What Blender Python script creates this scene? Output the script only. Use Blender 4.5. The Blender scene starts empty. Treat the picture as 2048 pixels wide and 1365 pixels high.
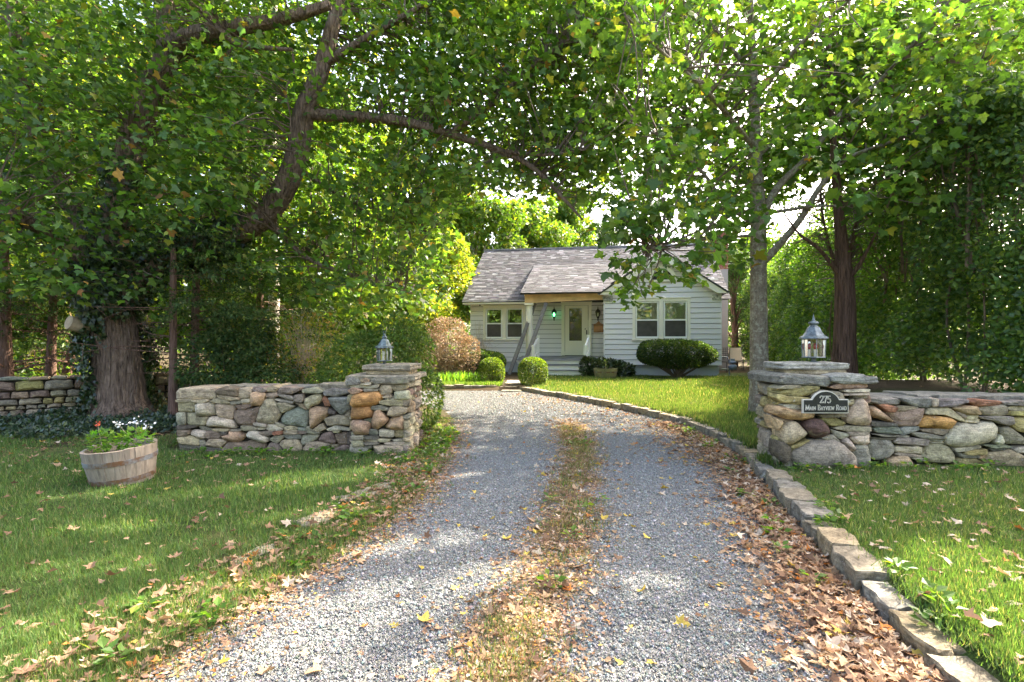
import bpy, math, random
import numpy as np
from mathutils import Vector, Matrix
random.seed(7)
rng = np.random.default_rng(7)
scene = bpy.context.scene
COL = scene.collection

# ------------------------------------------------------------------ camera
EYE, F, CX, CY = 1.45, 1080.0, 1024.0, 682.5
cam = bpy.data.cameras.new('camera'); cam_ob = bpy.data.objects.new('camera', cam); COL.objects.link(cam_ob)
cam_ob.location = (0, 0, EYE); cam_ob.rotation_euler = (math.radians(90), 0, 0)
cam.sensor_width = 36.0; cam.lens = 36.0 * F / 2048.0; cam.clip_start = 0.05; cam.clip_end = 3000
scene.camera = cam_ob
# ------------------------------------------------------------------ sky, sun, exposure
SUN_AZ, SUN_EL = math.radians(50), math.radians(42)          # azimuth from +Y towards +X
world = bpy.data.worlds.new('World'); scene.world = world; world.use_nodes = True
wn = world.node_tree.nodes; wl = world.node_tree.links
sky = wn.new('ShaderNodeTexSky'); sky.sky_type = 'NISHITA'; sky.sun_disc = False
sky.sun_elevation = SUN_EL; sky.sun_rotation = SUN_AZ; sky.air_density = 0.7; sky.dust_density = 5.0; sky.ozone_density = 0.6
bg = wn['Background']; bg.inputs['Strength'].default_value = 0.15
wl.new(sky.outputs[0], bg.inputs['Color'])
sun = bpy.data.lights.new('sun', 'SUN'); sun.energy = 3.0; sun.angle = math.radians(0.55); sun.color = (1.0, 0.95, 0.87)
sun_ob = bpy.data.objects.new('sun', sun); COL.objects.link(sun_ob)
SUNV = Vector((math.sin(SUN_AZ) * math.cos(SUN_EL), math.cos(SUN_AZ) * math.cos(SUN_EL), math.sin(SUN_EL)))
sun_ob.rotation_euler = SUNV.to_track_quat('Z', 'Y').to_euler(); sun_ob.location = (30, 25, 30)
scene.view_settings.view_transform = 'Standard'; scene.view_settings.look = 'None'
scene.view_settings.use_white_balance = True; scene.view_settings.white_balance_temperature = 7050; scene.view_settings.white_balance_tint = 12.0
scene.view_settings.gamma = 1.0; scene.view_settings.exposure = 2.95
scene.cycles.max_bounces = 8; scene.cycles.diffuse_bounces = 4; scene.cycles.transmission_bounces = 6; scene.cycles.transparent_max_bounces = 12
scene.cycles.glossy_bounces = 3; scene.cycles.sample_clamp_indirect = 6.0
scene.cycles.use_denoising = True

# ------------------------------------------------------------------ helpers
def gx(px, Y): return (px - CX) * Y / F
def gz(py, Y): return EYE - (py - CY) * Y / F
def P(px, py, Y): return np.array([gx(px, Y), Y, gz(py, Y)])
def tag(o, label=None, cat=None, group=None, kind=None):
    if label: o['label'] = label
    if cat: o['category'] = cat
    if group: o['group'] = group
    if kind: o['kind'] = kind
    return o
def empty(name, loc=(0, 0, 0), rz=0.0, parent=None):
    o = bpy.data.objects.new(name, None); COL.objects.link(o)
    o.location = loc; o.rotation_euler = (0, 0, rz); o.empty_display_size = 0.1
    if parent: o.parent = parent
    return o
def sstep(a, b, x):
    t = np.clip((np.asarray(x, float) - a) / (b - a), 0, 1); return t * t * (3 - 2 * t)
def npmesh(name, V, Fs, mat, col=None, smooth=False):
    """V (n,3); Fs: array (m,k) or list of such arrays / python lists of faces"""
    V = np.asarray(V, np.float32)
    me = bpy.data.meshes.new(name)
    if isinstance(Fs, np.ndarray): Fs = [Fs]
    if len(Fs) and isinstance(Fs[0], np.ndarray):
        loops = np.concatenate([f.ravel() for f in Fs]).astype(np.int32)
        tot = np.concatenate([np.full(len(f), f.shape[1], np.int32) for f in Fs])
    else:
        loops = np.array([i for f in Fs for i in f], np.int32); tot = np.array([len(f) for f in Fs], np.int32)
    start = np.concatenate([[0], np.cumsum(tot)[:-1]]).astype(np.int32)
    me.vertices.add(len(V)); me.vertices.foreach_set('co', V.ravel())
    me.loops.add(len(loops)); me.loops.foreach_set('vertex_index', loops)
    me.polygons.add(len(tot)); me.polygons.foreach_set('loop_start', start)
    me.polygons.foreach_set('use_smooth', np.full(len(tot), bool(smooth)))
    if col is not None:
        a = me.color_attributes.new('Col', 'FLOAT_COLOR', 'POINT')
        c = np.ones((len(V), 4), np.float32); c[:, :3] = col; a.data.foreach_set('color', c.ravel())
    me.update(calc_edges=True)
    if mat is not None: me.materials.append(mat)
    return me
def obj(name, V, Fs, mat, parent=None, col=None, smooth=False, local=False, kind=None):
    """V in world coords unless local; parents are unrotated empties or meshes unless local"""
    V = np.asarray(V, float)
    if parent is not None and not local:
        V = V - np.array(world_loc(parent))
    o = bpy.data.objects.new(name, npmesh(name, V, Fs, mat, col, smooth)); COL.objects.link(o)
    if parent is not None: o.parent = parent
    if kind: o['kind'] = kind
    return o
def world_loc(o):
    v = Vector(o.location)
    while o.parent: o = o.parent; v = v + Vector(o.location)
    return v
class MB:
    def __init__(s): s.V = []; s.F = []
    def add(s, V, Fa):
        n = len(s.V); s.V += [tuple(map(float, v)) for v in V]; s.F += [[i + n for i in f] for f in Fa]; return s
    def box(s, x0, x1, y0, y1, z0, z1, b=0.0):
        V = [(x, y, z) for z in (z0, z1) for y in (y0, y1) for x in (x0, x1)]
        return s.add(V, [[0, 2, 3, 1], [4, 5, 7, 6], [0, 1, 5, 4], [2, 6, 7, 3], [0, 4, 6, 2], [1, 3, 7, 5]])
    def prism(s, poly, ax, a0, a1):
        """poly: list of 2D pts; ax: 'y' (poly is x,z) or 'z' (poly is x,y) or 'x' (poly is y,z)"""
        def m(p, a): return (p[0], a, p[1]) if ax == 'y' else ((p[0], p[1], a) if ax == 'z' else (a, p[0], p[1]))
        n = len(poly); V = [m(p, a0) for p in poly] + [m(p, a1) for p in poly]
        Fa = [list(range(n)), list(range(2 * n - 1, n - 1, -1))] + [[i, (i + 1) % n, n + (i + 1) % n, n + i][::-1] for i in range(n)]
        return s.add(V, Fa)
    def bar(s, a, b, w, h, up=(0, 0, 1)):
        a, b = Vector(a), Vector(b); d = (b - a).normalized(); u = Vector(up)
        x = d.cross(u).normalized() * w / 2; y = x.cross(d).normalized() * h / 2
        V = [p + sx * x + sy * y for p in (a, b) for sx, sy in ((-1, -1), (1, -1), (1, 1), (-1, 1))]
        return s.add(V, [[0, 3, 2, 1], [4, 5, 6, 7]] + [[i, (i + 1) % 4, 4 + (i + 1) % 4, 4 + i] for i in range(4)])
    def tube(s, pts, rad, n=8, cap=True):
        V, Fa = tube(pts, rad, n, cap); return s.add(V, Fa)
    def lathe(s, prof, c=(0, 0, 0), n=16, cap=True, rot=0.0):
        k = len(prof); V = []
        for r, z in prof:
            for i in range(n):
                a = 2 * math.pi * i / n + rot; V.append((c[0] + r * math.cos(a), c[1] + r * math.sin(a), c[2] + z))
        Fa = [[j * n + i, j * n + (i + 1) % n, (j + 1) * n + (i + 1) % n, (j + 1) * n + i] for j in range(k - 1) for i in range(n)]
        if cap: Fa += [list(range(n))[::-1], list(range((k - 1) * n, k * n))]
        return s.add(V, Fa)
    def obj(s, name, mat, parent=None, smooth=False, local=False, kind=None, col=None):
        return obj(name, s.V, s.F, mat, parent, col, smooth, local, kind)
def spline(pts, m=6):
    p = np.asarray(pts, float); p = np.vstack([2 * p[0] - p[1], p, 2 * p[-1] - p[-2]]); out = []
    for i in range(1, len(p) - 2):
        for t in np.arange(m) / m:
            a, b, c, d = p[i - 1], p[i], p[i + 1], p[i + 2]
            out.append(.5 * (2 * b + (c - a) * t + (2 * a - 5 * b + 4 * c - d) * t * t + (3 * b - a - 3 * c + d) * t ** 3))
    out.append(p[-2]); return np.array(out)
def tube(pts, rad, n=8, cap=True, wob=0.0, seed=0):
    pts = np.asarray(pts, float); k = len(pts); rad = np.broadcast_to(np.asarray(rad, float), (k,))
    T = np.gradient(pts, axis=0); T /= np.linalg.norm(T, axis=1)[:, None] + 1e-9
    ref = np.array([0., 1., 0.]) if abs(T[0][1]) < .9 else np.array([1., 0., 0.])
    r = np.random.default_rng(seed); V = []
    ph = r.uniform(0, 6.28, 4)
    ang = np.arange(n) * 2 * np.pi / n
    x = np.cross(T[0], ref)
    for i in range(k):
        x = x - (x @ T[i]) * T[i]; x = x / (np.linalg.norm(x) + 1e-9); y = np.cross(T[i], x)
        rr = rad[i] * (1 + wob * (np.sin(3 * ang + ph[0] + i * .13) * .5 + np.sin(5 * ang + ph[1] - i * .1) * .35 + np.sin(9 * ang + ph[2] + i * .07) * .3 + (.9 * np.abs(np.sin(8.5 * ang + .5 * np.sin(i * .33 + ph[3]))) - .5 if n > 30 else 0) + r.normal(0, .12, n)))
        V.append(pts[i] + rr[:, None] * (np.cos(ang)[:, None] * x + np.sin(ang)[:, None] * y))
    V = np.concatenate(V)
    Fa = [[j * n + i, j * n + (i + 1) % n, (j + 1) * n + (i + 1) % n, (j + 1) * n + i] for j in range(k - 1) for i in range(n)]
    if cap: Fa += [list(range(n))[::-1], list(range((k - 1) * n, k * n))]
    return V, Fa

# ------------------------------------------------------------------ materials
def mat(name):
    m = bpy.data.materials.new(name); m.use_nodes = True
    nt = m.node_tree; return m, nt.nodes, nt.links, nt.nodes['Principled BSDF']
def nd(N, t, **kw):
    n = N.new(t)
    for k, v in kw.items():
        if k in n.inputs: n.inputs[k].default_value = v
        else: setattr(n, k, v)
    return n
def ramp(N, stops, interp='LINEAR'):
    r = N.new('ShaderNodeValToRGB'); e = r.color_ramp.elements; r.color_ramp.interpolation = interp
    while len(e) < len(stops): e.new(0.5)
    for i, (p, c) in enumerate(stops):
        e[i].position = p; e[i].color = (*c, 1) if len(c) == 3 else c
    return r
def mix(N, L, a, b, fac, mode='MIX'):
    m = N.new('ShaderNodeMix'); m.data_type = 'RGBA'; m.blend_type = mode
    for s, v in ((6, a), (7, b), (0, fac)):
        if hasattr(v, 'is_linked') or hasattr(v, 'links'): L.new(v, m.inputs[s])
        else: m.inputs[s].default_value = (*v, 1) if isinstance(v, tuple) else v
    return m.outputs[2]
def bump(N, L, h, bs, strength=.4, dist=.02, prev=None):
    b = nd(N, 'ShaderNodeBump', Strength=strength, Distance=dist); L.new(h, b.inputs['Height'])
    if prev: L.new(prev, b.inputs['Normal'])
    if bs: L.new(b.outputs[0], bs.inputs['Normal'])
    return b.outputs[0]
def leafmat(name, attr=True, trans=.45, rough=.45, tcol=(1.9, 1.9, .55), spec=.35):
    m, N, L, bs = mat(name)
    src = nd(N, 'ShaderNodeAttribute', attribute_name='Col').outputs['Color'] if attr else nd(N, 'ShaderNodeObjectInfo').outputs['Color']
    L.new(src, bs.inputs['Base Color']); bs.inputs['Roughness'].default_value = rough; bs.inputs['Specular IOR Level'].default_value = spec
    t = N.new('ShaderNodeBsdfTranslucent'); L.new(mix(N, L, src, tcol, 1.0, 'MULTIPLY'), t.inputs['Color'])
    ms = N.new('ShaderNodeMixShader'); ms.inputs[0].default_value = trans
    L.new(bs.outputs[0], ms.inputs[1]); L.new(t.outputs[0], ms.inputs[2])
    L.new(ms.outputs[0], N['Material Output'].inputs['Surface']); return m
def plain(name, c, rough=.6, metal=0.0, nscale=None, namt=.15, bumpst=0.0, spec=.5, bscale=None):
    m, N, L, bs = mat(name); bs.inputs['Roughness'].default_value = rough; bs.inputs['Metallic'].default_value = metal
    bs.inputs['Specular IOR Level'].default_value = spec
    bs.inputs['Base Color'].default_value = (*c, 1)
    if nscale:
        n = nd(N, 'ShaderNodeTexNoise', Scale=nscale, Detail=6.0, Roughness=.65)
        g = N.new('ShaderNodeNewGeometry'); L.new(g.outputs['Position'], n.inputs['Vector'])
        lo = tuple(max(0, v * (1 - namt * 2)) for v in c); hi = tuple(min(1, v * (1 + namt * 2)) for v in c)
        r = ramp(N, [(.3, lo), (.7, hi)]); L.new(n.outputs[0], r.inputs[0]); L.new(r.outputs[0], bs.inputs['Base Color'])
        if bumpst: bump(N, L, n.outputs[0], bs, bumpst, .01)
    return m
def stonemat():
    m, N, L, bs = mat('fieldstone'); oi = N.new('ShaderNodeObjectInfo'); g = N.new('ShaderNodeNewGeometry')
    off = nd(N, 'ShaderNodeVectorMath', operation='MULTIPLY_ADD'); L.new(oi.outputs['Random'], off.inputs[1]); off.inputs[0].default_value = (37, 53, 71); L.new(g.outputs['Position'], off.inputs[2])
    n1 = nd(N, 'ShaderNodeTexNoise', Scale=9.0, Detail=8.0, Roughness=.7, Distortion=.6); L.new(off.outputs[0], n1.inputs['Vector'])
    n2 = nd(N, 'ShaderNodeTexNoise', Scale=70.0, Detail=5.0, Roughness=.75); L.new(off.outputs[0], n2.inputs['Vector'])
    n3 = nd(N, 'ShaderNodeTexNoise', Scale=5.0, Detail=7.0, Roughness=.7); L.new(g.outputs['Position'], n3.inputs['Vector'])
    mp = nd(N, 'ShaderNodeMapping'); mp.inputs['Scale'].default_value = (4, 4, 34); L.new(off.outputs[0], mp.inputs[0])
    n4 = nd(N, 'ShaderNodeTexNoise', Scale=2.0, Detail=5.0, Roughness=.6, Distortion=1.0); L.new(mp.outputs[0], n4.inputs['Vector'])
    r1 = ramp(N, [(.28, (.34, .31, .28)), (.5, (.95, .93, .90)), (.72, (1.6, 1.55, 1.45))]); L.new(n1.outputs[0], r1.inputs[0])
    c = mix(N, L, oi.outputs['Color'], r1.outputs[0], 1.0, 'MULTIPLY')
    r2 = ramp(N, [(.35, (.5, .5, .5)), (.5, (1, 1, 1)), (.7, (1.45, 1.45, 1.45))]); L.new(n2.outputs[0], r2.inputs[0])
    c = mix(N, L, c, r2.outputs[0], .75, 'MULTIPLY')
    r4 = ramp(N, [(.4, (.6, .57, .52)), (.6, (1.15, 1.12, 1.05))]); L.new(n4.outputs[0], r4.inputs[0])
    c = mix(N, L, c, r4.outputs[0], .55, 'MULTIPLY')
    r3 = ramp(N, [(.60, (0, 0, 0)), (.70, (1, 1, 1))]); L.new(n3.outputs[0], r3.inputs[0])          # lichen patches
    lf = nd(N, 'ShaderNodeMath', operation='MULTIPLY'); L.new(r3.outputs[0], lf.inputs[0]); lf.inputs[1].default_value = .55
    c = mix(N, L, c, (.34, .33, .17), lf.outputs[0])
    n5 = nd(N, 'ShaderNodeTexNoise', Scale=13.0, Detail=8.0, Roughness=.75); L.new(g.outputs['Position'], n5.inputs['Vector'])
    r5 = ramp(N, [(.62, (0, 0, 0)), (.68, (1, 1, 1))]); L.new(n5.outputs[0], r5.inputs[0])
    lf2 = nd(N, 'ShaderNodeMath', operation='MULTIPLY'); L.new(r5.outputs[0], lf2.inputs[0]); lf2.inputs[1].default_value = .6
    c = mix(N, L, c, (.50, .50, .45), lf2.outputs[0])
    L.new(c, bs.inputs['Base Color']); bs.inputs['Roughness'].default_value = .85; bs.inputs['Specular IOR Level'].default_value = .25
    b1 = bump(N, L, n1.outputs[0], None, .55, .035); b2 = bump(N, L, n4.outputs[0], None, .35, .02, b1); bump(N, L, n2.outputs[0], bs, .5, .008, b2)
    return m
def barkmat(name, ca, cb, vs=7.0, zs=.16, st=.9, lich=None, dist=.05):
    m, N, L, bs = mat(name); g = N.new('ShaderNodeNewGeometry')
    mp = nd(N, 'ShaderNodeMapping'); mp.inputs['Scale'].default_value = (vs, vs, vs * zs); L.new(g.outputs['Position'], mp.inputs[0])
    n = nd(N, 'ShaderNodeTexNoise', Scale=2.2, Detail=8.0, Roughness=.7, Distortion=.5); L.new(mp.outputs[0], n.inputs['Vector'])
    v = nd(N, 'ShaderNodeTexVoronoi', Scale=2.2, feature='DISTANCE_TO_EDGE'); L.new(mp.outputs[0], v.inputs['Vector'])
    r = ramp(N, [(.32, ca), (.62, cb)]); L.new(n.outputs[0], r.inputs[0]); c = r.outputs[0]
    if lich:
        n2 = nd(N, 'ShaderNodeTexNoise', Scale=14.0, Detail=6.0, Roughness=.8); L.new(g.outputs['Position'], n2.inputs['Vector'])
        r2 = ramp(N, [(.5, (0, 0, 0)), (.6, (1, 1, 1))]); L.new(n2.outputs[0], r2.inputs[0]); c = mix(N, L, c, lich, r2.outputs[0])
    L.new(c, bs.inputs['Base Color']); bs.inputs['Roughness'].default_value = .9; bs.inputs['Specular IOR Level'].default_value = .15
    rv = ramp(N, [(0, (0, 0, 0)), (.25, (1, 1, 1))]); L.new(v.outputs[0], rv.inputs[0])
    b1 = bump(N, L, rv.outputs[0], None, st * .7, dist); bump(N, L, n.outputs[0], bs, st, dist, b1); return m
def glassmat(name, refl=.12, tint=(.93, .96, .95)):
    m, N, L, bs = mat(name); N.remove(bs)
    t = N.new('ShaderNodeBsdfTransparent'); t.inputs[0].default_value = (*tint, 1)
    gl = N.new('ShaderNodeBsdfGlossy'); gl.inputs['Roughness'].default_value = .02
    fr = nd(N, 'ShaderNodeFresnel', IOR=1.5); ad = nd(N, 'ShaderNodeMath', operation='ADD'); L.new(fr.outputs[0], ad.inputs[0]); ad.inputs[1].default_value = refl
    ms = N.new('ShaderNodeMixShader'); L.new(ad.outputs[0], ms.inputs[0]); L.new(t.outputs[0], ms.inputs[1]); L.new(gl.outputs[0], ms.inputs[2])
    L.new(ms.outputs[0], N['Material Output'].inputs['Surface']); return m
def gravelmat():
    m, N, L, bs = mat('gravel'); g = N.new('ShaderNodeNewGeometry')
    v = nd(N, 'ShaderNodeTexVoronoi', Scale=95.0); L.new(g.outputs['Position'], v.inputs['Vector'])
    sep = N.new('ShaderNodeSeparateColor'); L.new(v.outputs['Color'], sep.inputs[0])
    r = ramp(N, [(0, (.076, .079, .074)), (.35, (.138, .143, .135)), (.7, (.187, .192, .181)), (.9, (.24, .246, .234)), (1, (.31, .31, .295))]); L.new(sep.outputs[0], r.inputs[0])
    n = nd(N, 'ShaderNodeTexNoise', Scale=1.3, Detail=6.0, Roughness=.7); L.new(g.outputs['Position'], n.inputs['Vector'])
    rd = ramp(N, [(.55, (0, 0, 0)), (.72, (1, 1, 1))]); L.new(n.outputs[0], rd.inputs[0])
    f = nd(N, 'ShaderNodeMath', operation='MULTIPLY'); L.new(rd.outputs[0], f.inputs[0]); f.inputs[1].default_value = .5
    L.new(mix(N, L, r.outputs[0], (.20, .15, .10), f.outputs[0]), bs.inputs['Base Color']); bs.inputs['Roughness'].default_value = .85
    inv = nd(N, 'ShaderNodeMath', operation='SUBTRACT'); inv.inputs[0].default_value = 1; L.new(v.outputs['Distance'], inv.inputs[1])
    bump(N, L, inv.outputs[0], bs, .9, .012); return m
def groundmat(name, a, b, c, s=3.0, dry=(.26, .22, .10), dryamt=.5):
    m, N, L, bs = mat(name); g = N.new('ShaderNodeNewGeometry')
    n = nd(N, 'ShaderNodeTexNoise', Scale=s, Detail=8.0, Roughness=.75); L.new(g.outputs['Position'], n.inputs['Vector'])
    r = ramp(N, [(.3, a), (.5, b), (.7, c)]); L.new(n.outputs[0], r.inputs[0])
    n2 = nd(N, 'ShaderNodeTexNoise', Scale=90.0, Detail=4.0); L.new(g.outputs['Position'], n2.inputs['Vector'])
    n3 = nd(N, 'ShaderNodeTexNoise', Scale=.9, Detail=5.0); L.new(g.outputs['Position'], n3.inputs['Vector'])
    r3 = ramp(N, [(.5, (0, 0, 0)), (.7, (dryamt,) * 3)]); L.new(n3.outputs[0], r3.inputs[0])
    cc = mix(N, L, r.outputs[0], dry, r3.outputs[0])
    r2 = ramp(N, [(.3, (.5, .5, .5)), (.7, (1.4, 1.4, 1.4))]); L.new(n2.outputs[0], r2.inputs[0])
    L.new(mix(N, L, cc, r2.outputs[0], 1.0, 'MULTIPLY'), bs.inputs['Base Color']); bs.inputs['Roughness'].default_value = .95; bs.inputs['Specular IOR Level'].default_value = .1
    bump(N, L, n2.outputs[0], bs, .8, .02); return m
def woodmat(name, ca, cb, axis=2, rough=.75, sc=1.0):
    m, N, L, bs = mat(name); tc = N.new('ShaderNodeTexCoord')
    mp = nd(N, 'ShaderNodeMapping'); s = [22 * sc] * 3; s[axis] = 1.2 * sc; mp.inputs['Scale'].default_value = s; L.new(tc.outputs['Object'], mp.inputs[0])
    n = nd(N, 'ShaderNodeTexNoise', Scale=1.6, Detail=8.0, Roughness=.7, Distortion=.4); L.new(mp.outputs[0], n.inputs['Vector'])
    n2 = nd(N, 'ShaderNodeTexNoise', Scale=3.0, Detail=4.0); L.new(tc.outputs['Object'], n2.inputs['Vector'])
    r = ramp(N, [(.3, ca), (.7, cb)]); L.new(n.outputs[0], r.inputs[0]); r2 = ramp(N, [(.3, (.75, .75, .75)), (.7, (1.2, 1.2, 1.2))]); L.new(n2.outputs[0], r2.inputs[0])
    L.new(mix(N, L, r.outputs[0], r2.outputs[0], 1.0, 'MULTIPLY'), bs.inputs['Base Color']); bs.inputs['Roughness'].default_value = rough
    bump(N, L, n.outputs[0], bs, .35, .006); return m
def paintmat(name, c, rough=.55, grime=.35, gc=(.35, .33, .28)):
    m, N, L, bs = mat(name); g = N.new('ShaderNodeNewGeometry')
    mp = nd(N, 'ShaderNodeMapping'); mp.inputs['Scale'].default_value = (3, 3, 1); L.new(g.outputs['Position'], mp.inputs[0])
    n = nd(N, 'ShaderNodeTexNoise', Scale=2.5, Detail=9.0, Roughness=.75); L.new(mp.outputs[0], n.inputs['Vector'])
    r = ramp(N, [(.45, (0, 0, 0)), (.8, (grime,) * 3)]); L.new(n.outputs[0], r.inputs[0])
    L.new(mix(N, L, c, tuple(a * b * 1.6 for a, b in zip(c, (.72, .66, .55))), r.outputs[0]), bs.inputs['Base Color'])
    bs.inputs['Roughness'].default_value = rough
    n2 = nd(N, 'ShaderNodeTexNoise', Scale=40.0, Detail=3.0); L.new(g.outputs['Position'], n2.inputs['Vector']); bump(N, L, n2.outputs[0], bs, .08, .01); return m
def attrmat(name, rough=.85, bumps=0.0, spec=.3):
    m, N, L, bs = mat(name); a = nd(N, 'ShaderNodeAttribute', attribute_name='Col'); g = N.new('ShaderNodeNewGeometry')
    n = nd(N, 'ShaderNodeTexNoise', Scale=25.0, Detail=6.0, Roughness=.7); L.new(g.outputs['Position'], n.inputs['Vector'])
    r = ramp(N, [(.3, (.7, .7, .7)), (.7, (1.3, 1.3, 1.3))]); L.new(n.outputs[0], r.inputs[0])
    L.new(mix(N, L, a.outputs['Color'], r.outputs[0], .8, 'MULTIPLY'), bs.inputs['Base Color']); bs.inputs['Roughness'].default_value = rough; bs.inputs['Specular IOR Level'].default_value = spec
    if bumps: bump(N, L, n.outputs[0], bs, bumps, .01)
    return m

M = dict(
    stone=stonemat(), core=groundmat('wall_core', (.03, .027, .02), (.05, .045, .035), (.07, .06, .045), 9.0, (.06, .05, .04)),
    leafA=leafmat('maple_leaf', trans=.43, tcol=(1.7, 1.85, .6)), leafO=leafmat('maple_leaf_single', attr=False, trans=.43, tcol=(1.7, 1.85, .6)), leafB=leafmat('tree_leaf', trans=.5),
    needle=leafmat('needle', trans=.25, rough=.6, spec=.2), hedge=leafmat('privet_leaf', trans=.48, spec=.4),
    grass=leafmat('grass_blade', trans=.4, rough=.6, tcol=(1.5, 1.5, .6), spec=.2), ivy=leafmat('ivy_leaf', trans=.2, rough=.35, spec=.5),
    litter=leafmat('dry_leaf', trans=.2, rough=.8, tcol=(1.3, 1.1, .8), spec=.15), litterO=leafmat('dry_leaf_single', attr=False, trans=.2, rough=.8, tcol=(1.3, 1.1, .8), spec=.15),
    gravel=gravelmat(), pebble=attrmat('pebble', .8, .2), shingle=attrmat('roof_shingle', .9, .3, .2),
    lawn=groundmat('lawn_soil', (.03, .045, .012), (.05, .08, .02), (.08, .11, .03), 6.0, (.17, .13, .06), .6),
    earth=groundmat('woodland_floor', (.03, .022, .012), (.06, .042, .022), (.09, .065, .035), 4.0, (.05, .07, .02), .7),
    mulch=groundmat('mulch', (.02, .014, .009), (.045, .03, .02), (.08, .055, .035), 9.0, (.10, .07, .04), .5),
    bark=barkmat('maple_bark', (.06, .042, .03), (.30, .215, .155), 9, .14), barkR=barkmat('grey_bark', (.10, .08, .056), (.25, .212, .155), 11, .5, .6, (.33, .32, .235), .015),
    barkD=barkmat('dark_bark', (.055, .032, .022), (.19, .115, .08), 12, .08, .9), barkC=barkmat('cedar_bark', (.09, .05, .035), (.27, .165, .12), 14, .08, .8), barkP=barkmat('pale_bark', (.28, .25, .20), (.48, .44, .37), 8, .3, .4, None, .02),
    twig=plain('twig', (.13, .095, .065), .9, nscale=8), stem=plain('hedge_stem', (.15, .105, .065), .9, nscale=6, namt=.3), paletwig=plain('pale_twig', (.42, .33, .22), .9, nscale=6, namt=.2),
    siding=paintmat('grey_siding_paint', (.72, .69, .735), .6, .25), trim=paintmat('cream_trim_paint', (.82, .78, .68), .5, .3), white=paintmat('white_paint', (.80, .79, .75), .5, .2), vinyl=plain('white_vinyl', (.82, .82, .81), .35),
    lumber=woodmat('new_lumber', (.62, .36, .17), (.78, .52, .28), 0), greywood=woodmat('weathered_lumber', (.10, .09, .085), (.24, .22, .21), 2), deck=woodmat('deck_paint', (.22, .21, .22), (.33, .32, .33), 0),
    cedarbox=woodmat('cedar_box', (.34, .17, .08), (.52, .29, .15), 2), stave=woodmat('oak_stave', (.19, .145, .105), (.42, .345, .26), 2), stave2=woodmat('mossy_stave', (.16, .14, .06), (.36, .32, .16), 2),
    iron=plain('black_iron', (.03, .03, .033), .5, .3), zinc=plain('weathered_zinc', (.15, .175, .175), .5, .45, nscale=22, namt=.35, bumpst=.1), verd=plain('verdigris_copper', (.15, .19, .18), .55, .5, nscale=25, namt=.4, bumpst=.1),
    hoop=None, brick=plain('brick', (.33, .11, .07), .85, nscale=18, namt=.25, bumpst=.3), mortar=plain('mortar', (.38, .35, .32), .95),
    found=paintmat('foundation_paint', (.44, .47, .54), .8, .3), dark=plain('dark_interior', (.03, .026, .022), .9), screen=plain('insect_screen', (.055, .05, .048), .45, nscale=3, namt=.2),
    blind=plain('window_blind', (.60, .62, .55), .8, nscale=5, namt=.08), curtain=plain('curtain', (.55, .55, .50), .9, nscale=7, namt=.15), glass=glassmat('window_glass', .10), glassd=glassmat('door_glass', .0), lglass=glassmat('lantern_glass', .06),
    tar_lap_shade=plain('drip_edge_and_lap_shade', (.03, .03, .03), .6), signblk=plain('sign_enamel', (.012, .014, .018), .35, nscale=40, namt=.2), signcream=plain('sign_cream', (.62, .58, .47), .5),  # the roof dark also backs the clapboards, painting the shade under their laps
    sling=plain('beige_sling', (.62, .53, .37), .8, nscale=60, namt=.08), soil=plain('potting_soil', (.035, .025, .018), .95, nscale=30, namt=.4, bumpst=.5),
    red=plain('red_glass', (.30, .02, .04), .2), candle=plain('candle_sleeve', (.75, .72, .62), .5), meter=plain('meter_grey', (.20, .24, .32), .5, .3, nscale=12, namt=.2), slate=None,
)
def hoopmat():
    m, N, L, bs = mat('rusty_hoop'); g = N.new('ShaderNodeNewGeometry')
    n = nd(N, 'ShaderNodeTexNoise', Scale=6.0, Detail=7.0, Roughness=.7); L.new(g.outputs['Position'], n.inputs['Vector'])
    r = ramp(N, [(.40, (.30, .32, .33)), (.55, (.22, .13, .08)), (.68, (.26, .09, .03))]); L.new(n.outputs[0], r.inputs[0]); L.new(r.outputs[0], bs.inputs['Base Color'])
    bs.inputs['Metallic'].default_value = .35; bs.inputs['Roughness'].default_value = .55; bump(N, L, n.outputs[0], bs, .2, .005); return m
M['hoop'] = hoopmat()
m_, N_, L_, b_ = mat('green_bulb'); b_.inputs['Base Color'].default_value = (.02, .5, .2, 1); b_.inputs['Emission Color'].default_value = (.10, 1.0, .35, 1); b_.inputs['Emission Strength'].default_value = 1.2; M['green'] = m_

# ------------------------------------------------------------------ leaf templates and scatter
def fan(out, c=(0, .38), droop=.16, fold=.10):
    o = np.array([(0.0, .10), (.30, -.06), (.31, .17), (.62, .44), (.28, .52), (.24, .76), (0, 1.0), (-.24, .76), (-.28, .52), (-.62, .44), (-.31, .17), (-.30, -.06)]) if out is None else np.array(out)
    V = np.vstack([[c], o]); z = fold * np.abs(V[:, 0]) - droop * ((V[:, 1] - c[1]) ** 2 + V[:, 0] ** 2) * 1.5
    V = np.column_stack([V, z]); n = len(o)
    return V, np.array([[0, 1 + i, 1 + (i + 1) % n] for i in range(n)])
MAPLE = fan(None)
MAPLE_LOW = fan([(0, .08), (.38, .06), (.62, .46), (.24, .58), (0, 1.0), (-.24, .58), (-.62, .46), (-.38, .06)])
MAPLES = [MAPLE, fan(None, droop=.38, fold=.05), fan(None, droop=.10, fold=.42)]
OVAL = (np.array([(0, 0, 0), (.33, .45, .05), (0, 1, -.06), (-.33, .45, .05)]), np.array([[0, 1, 2], [0, 2, 3]]))
NEEDLE = (np.array([(-.07, 0, 0), (.07, 0, 0), (0, 1, -.08)]), np.array([[0, 1, 2]]))
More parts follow.
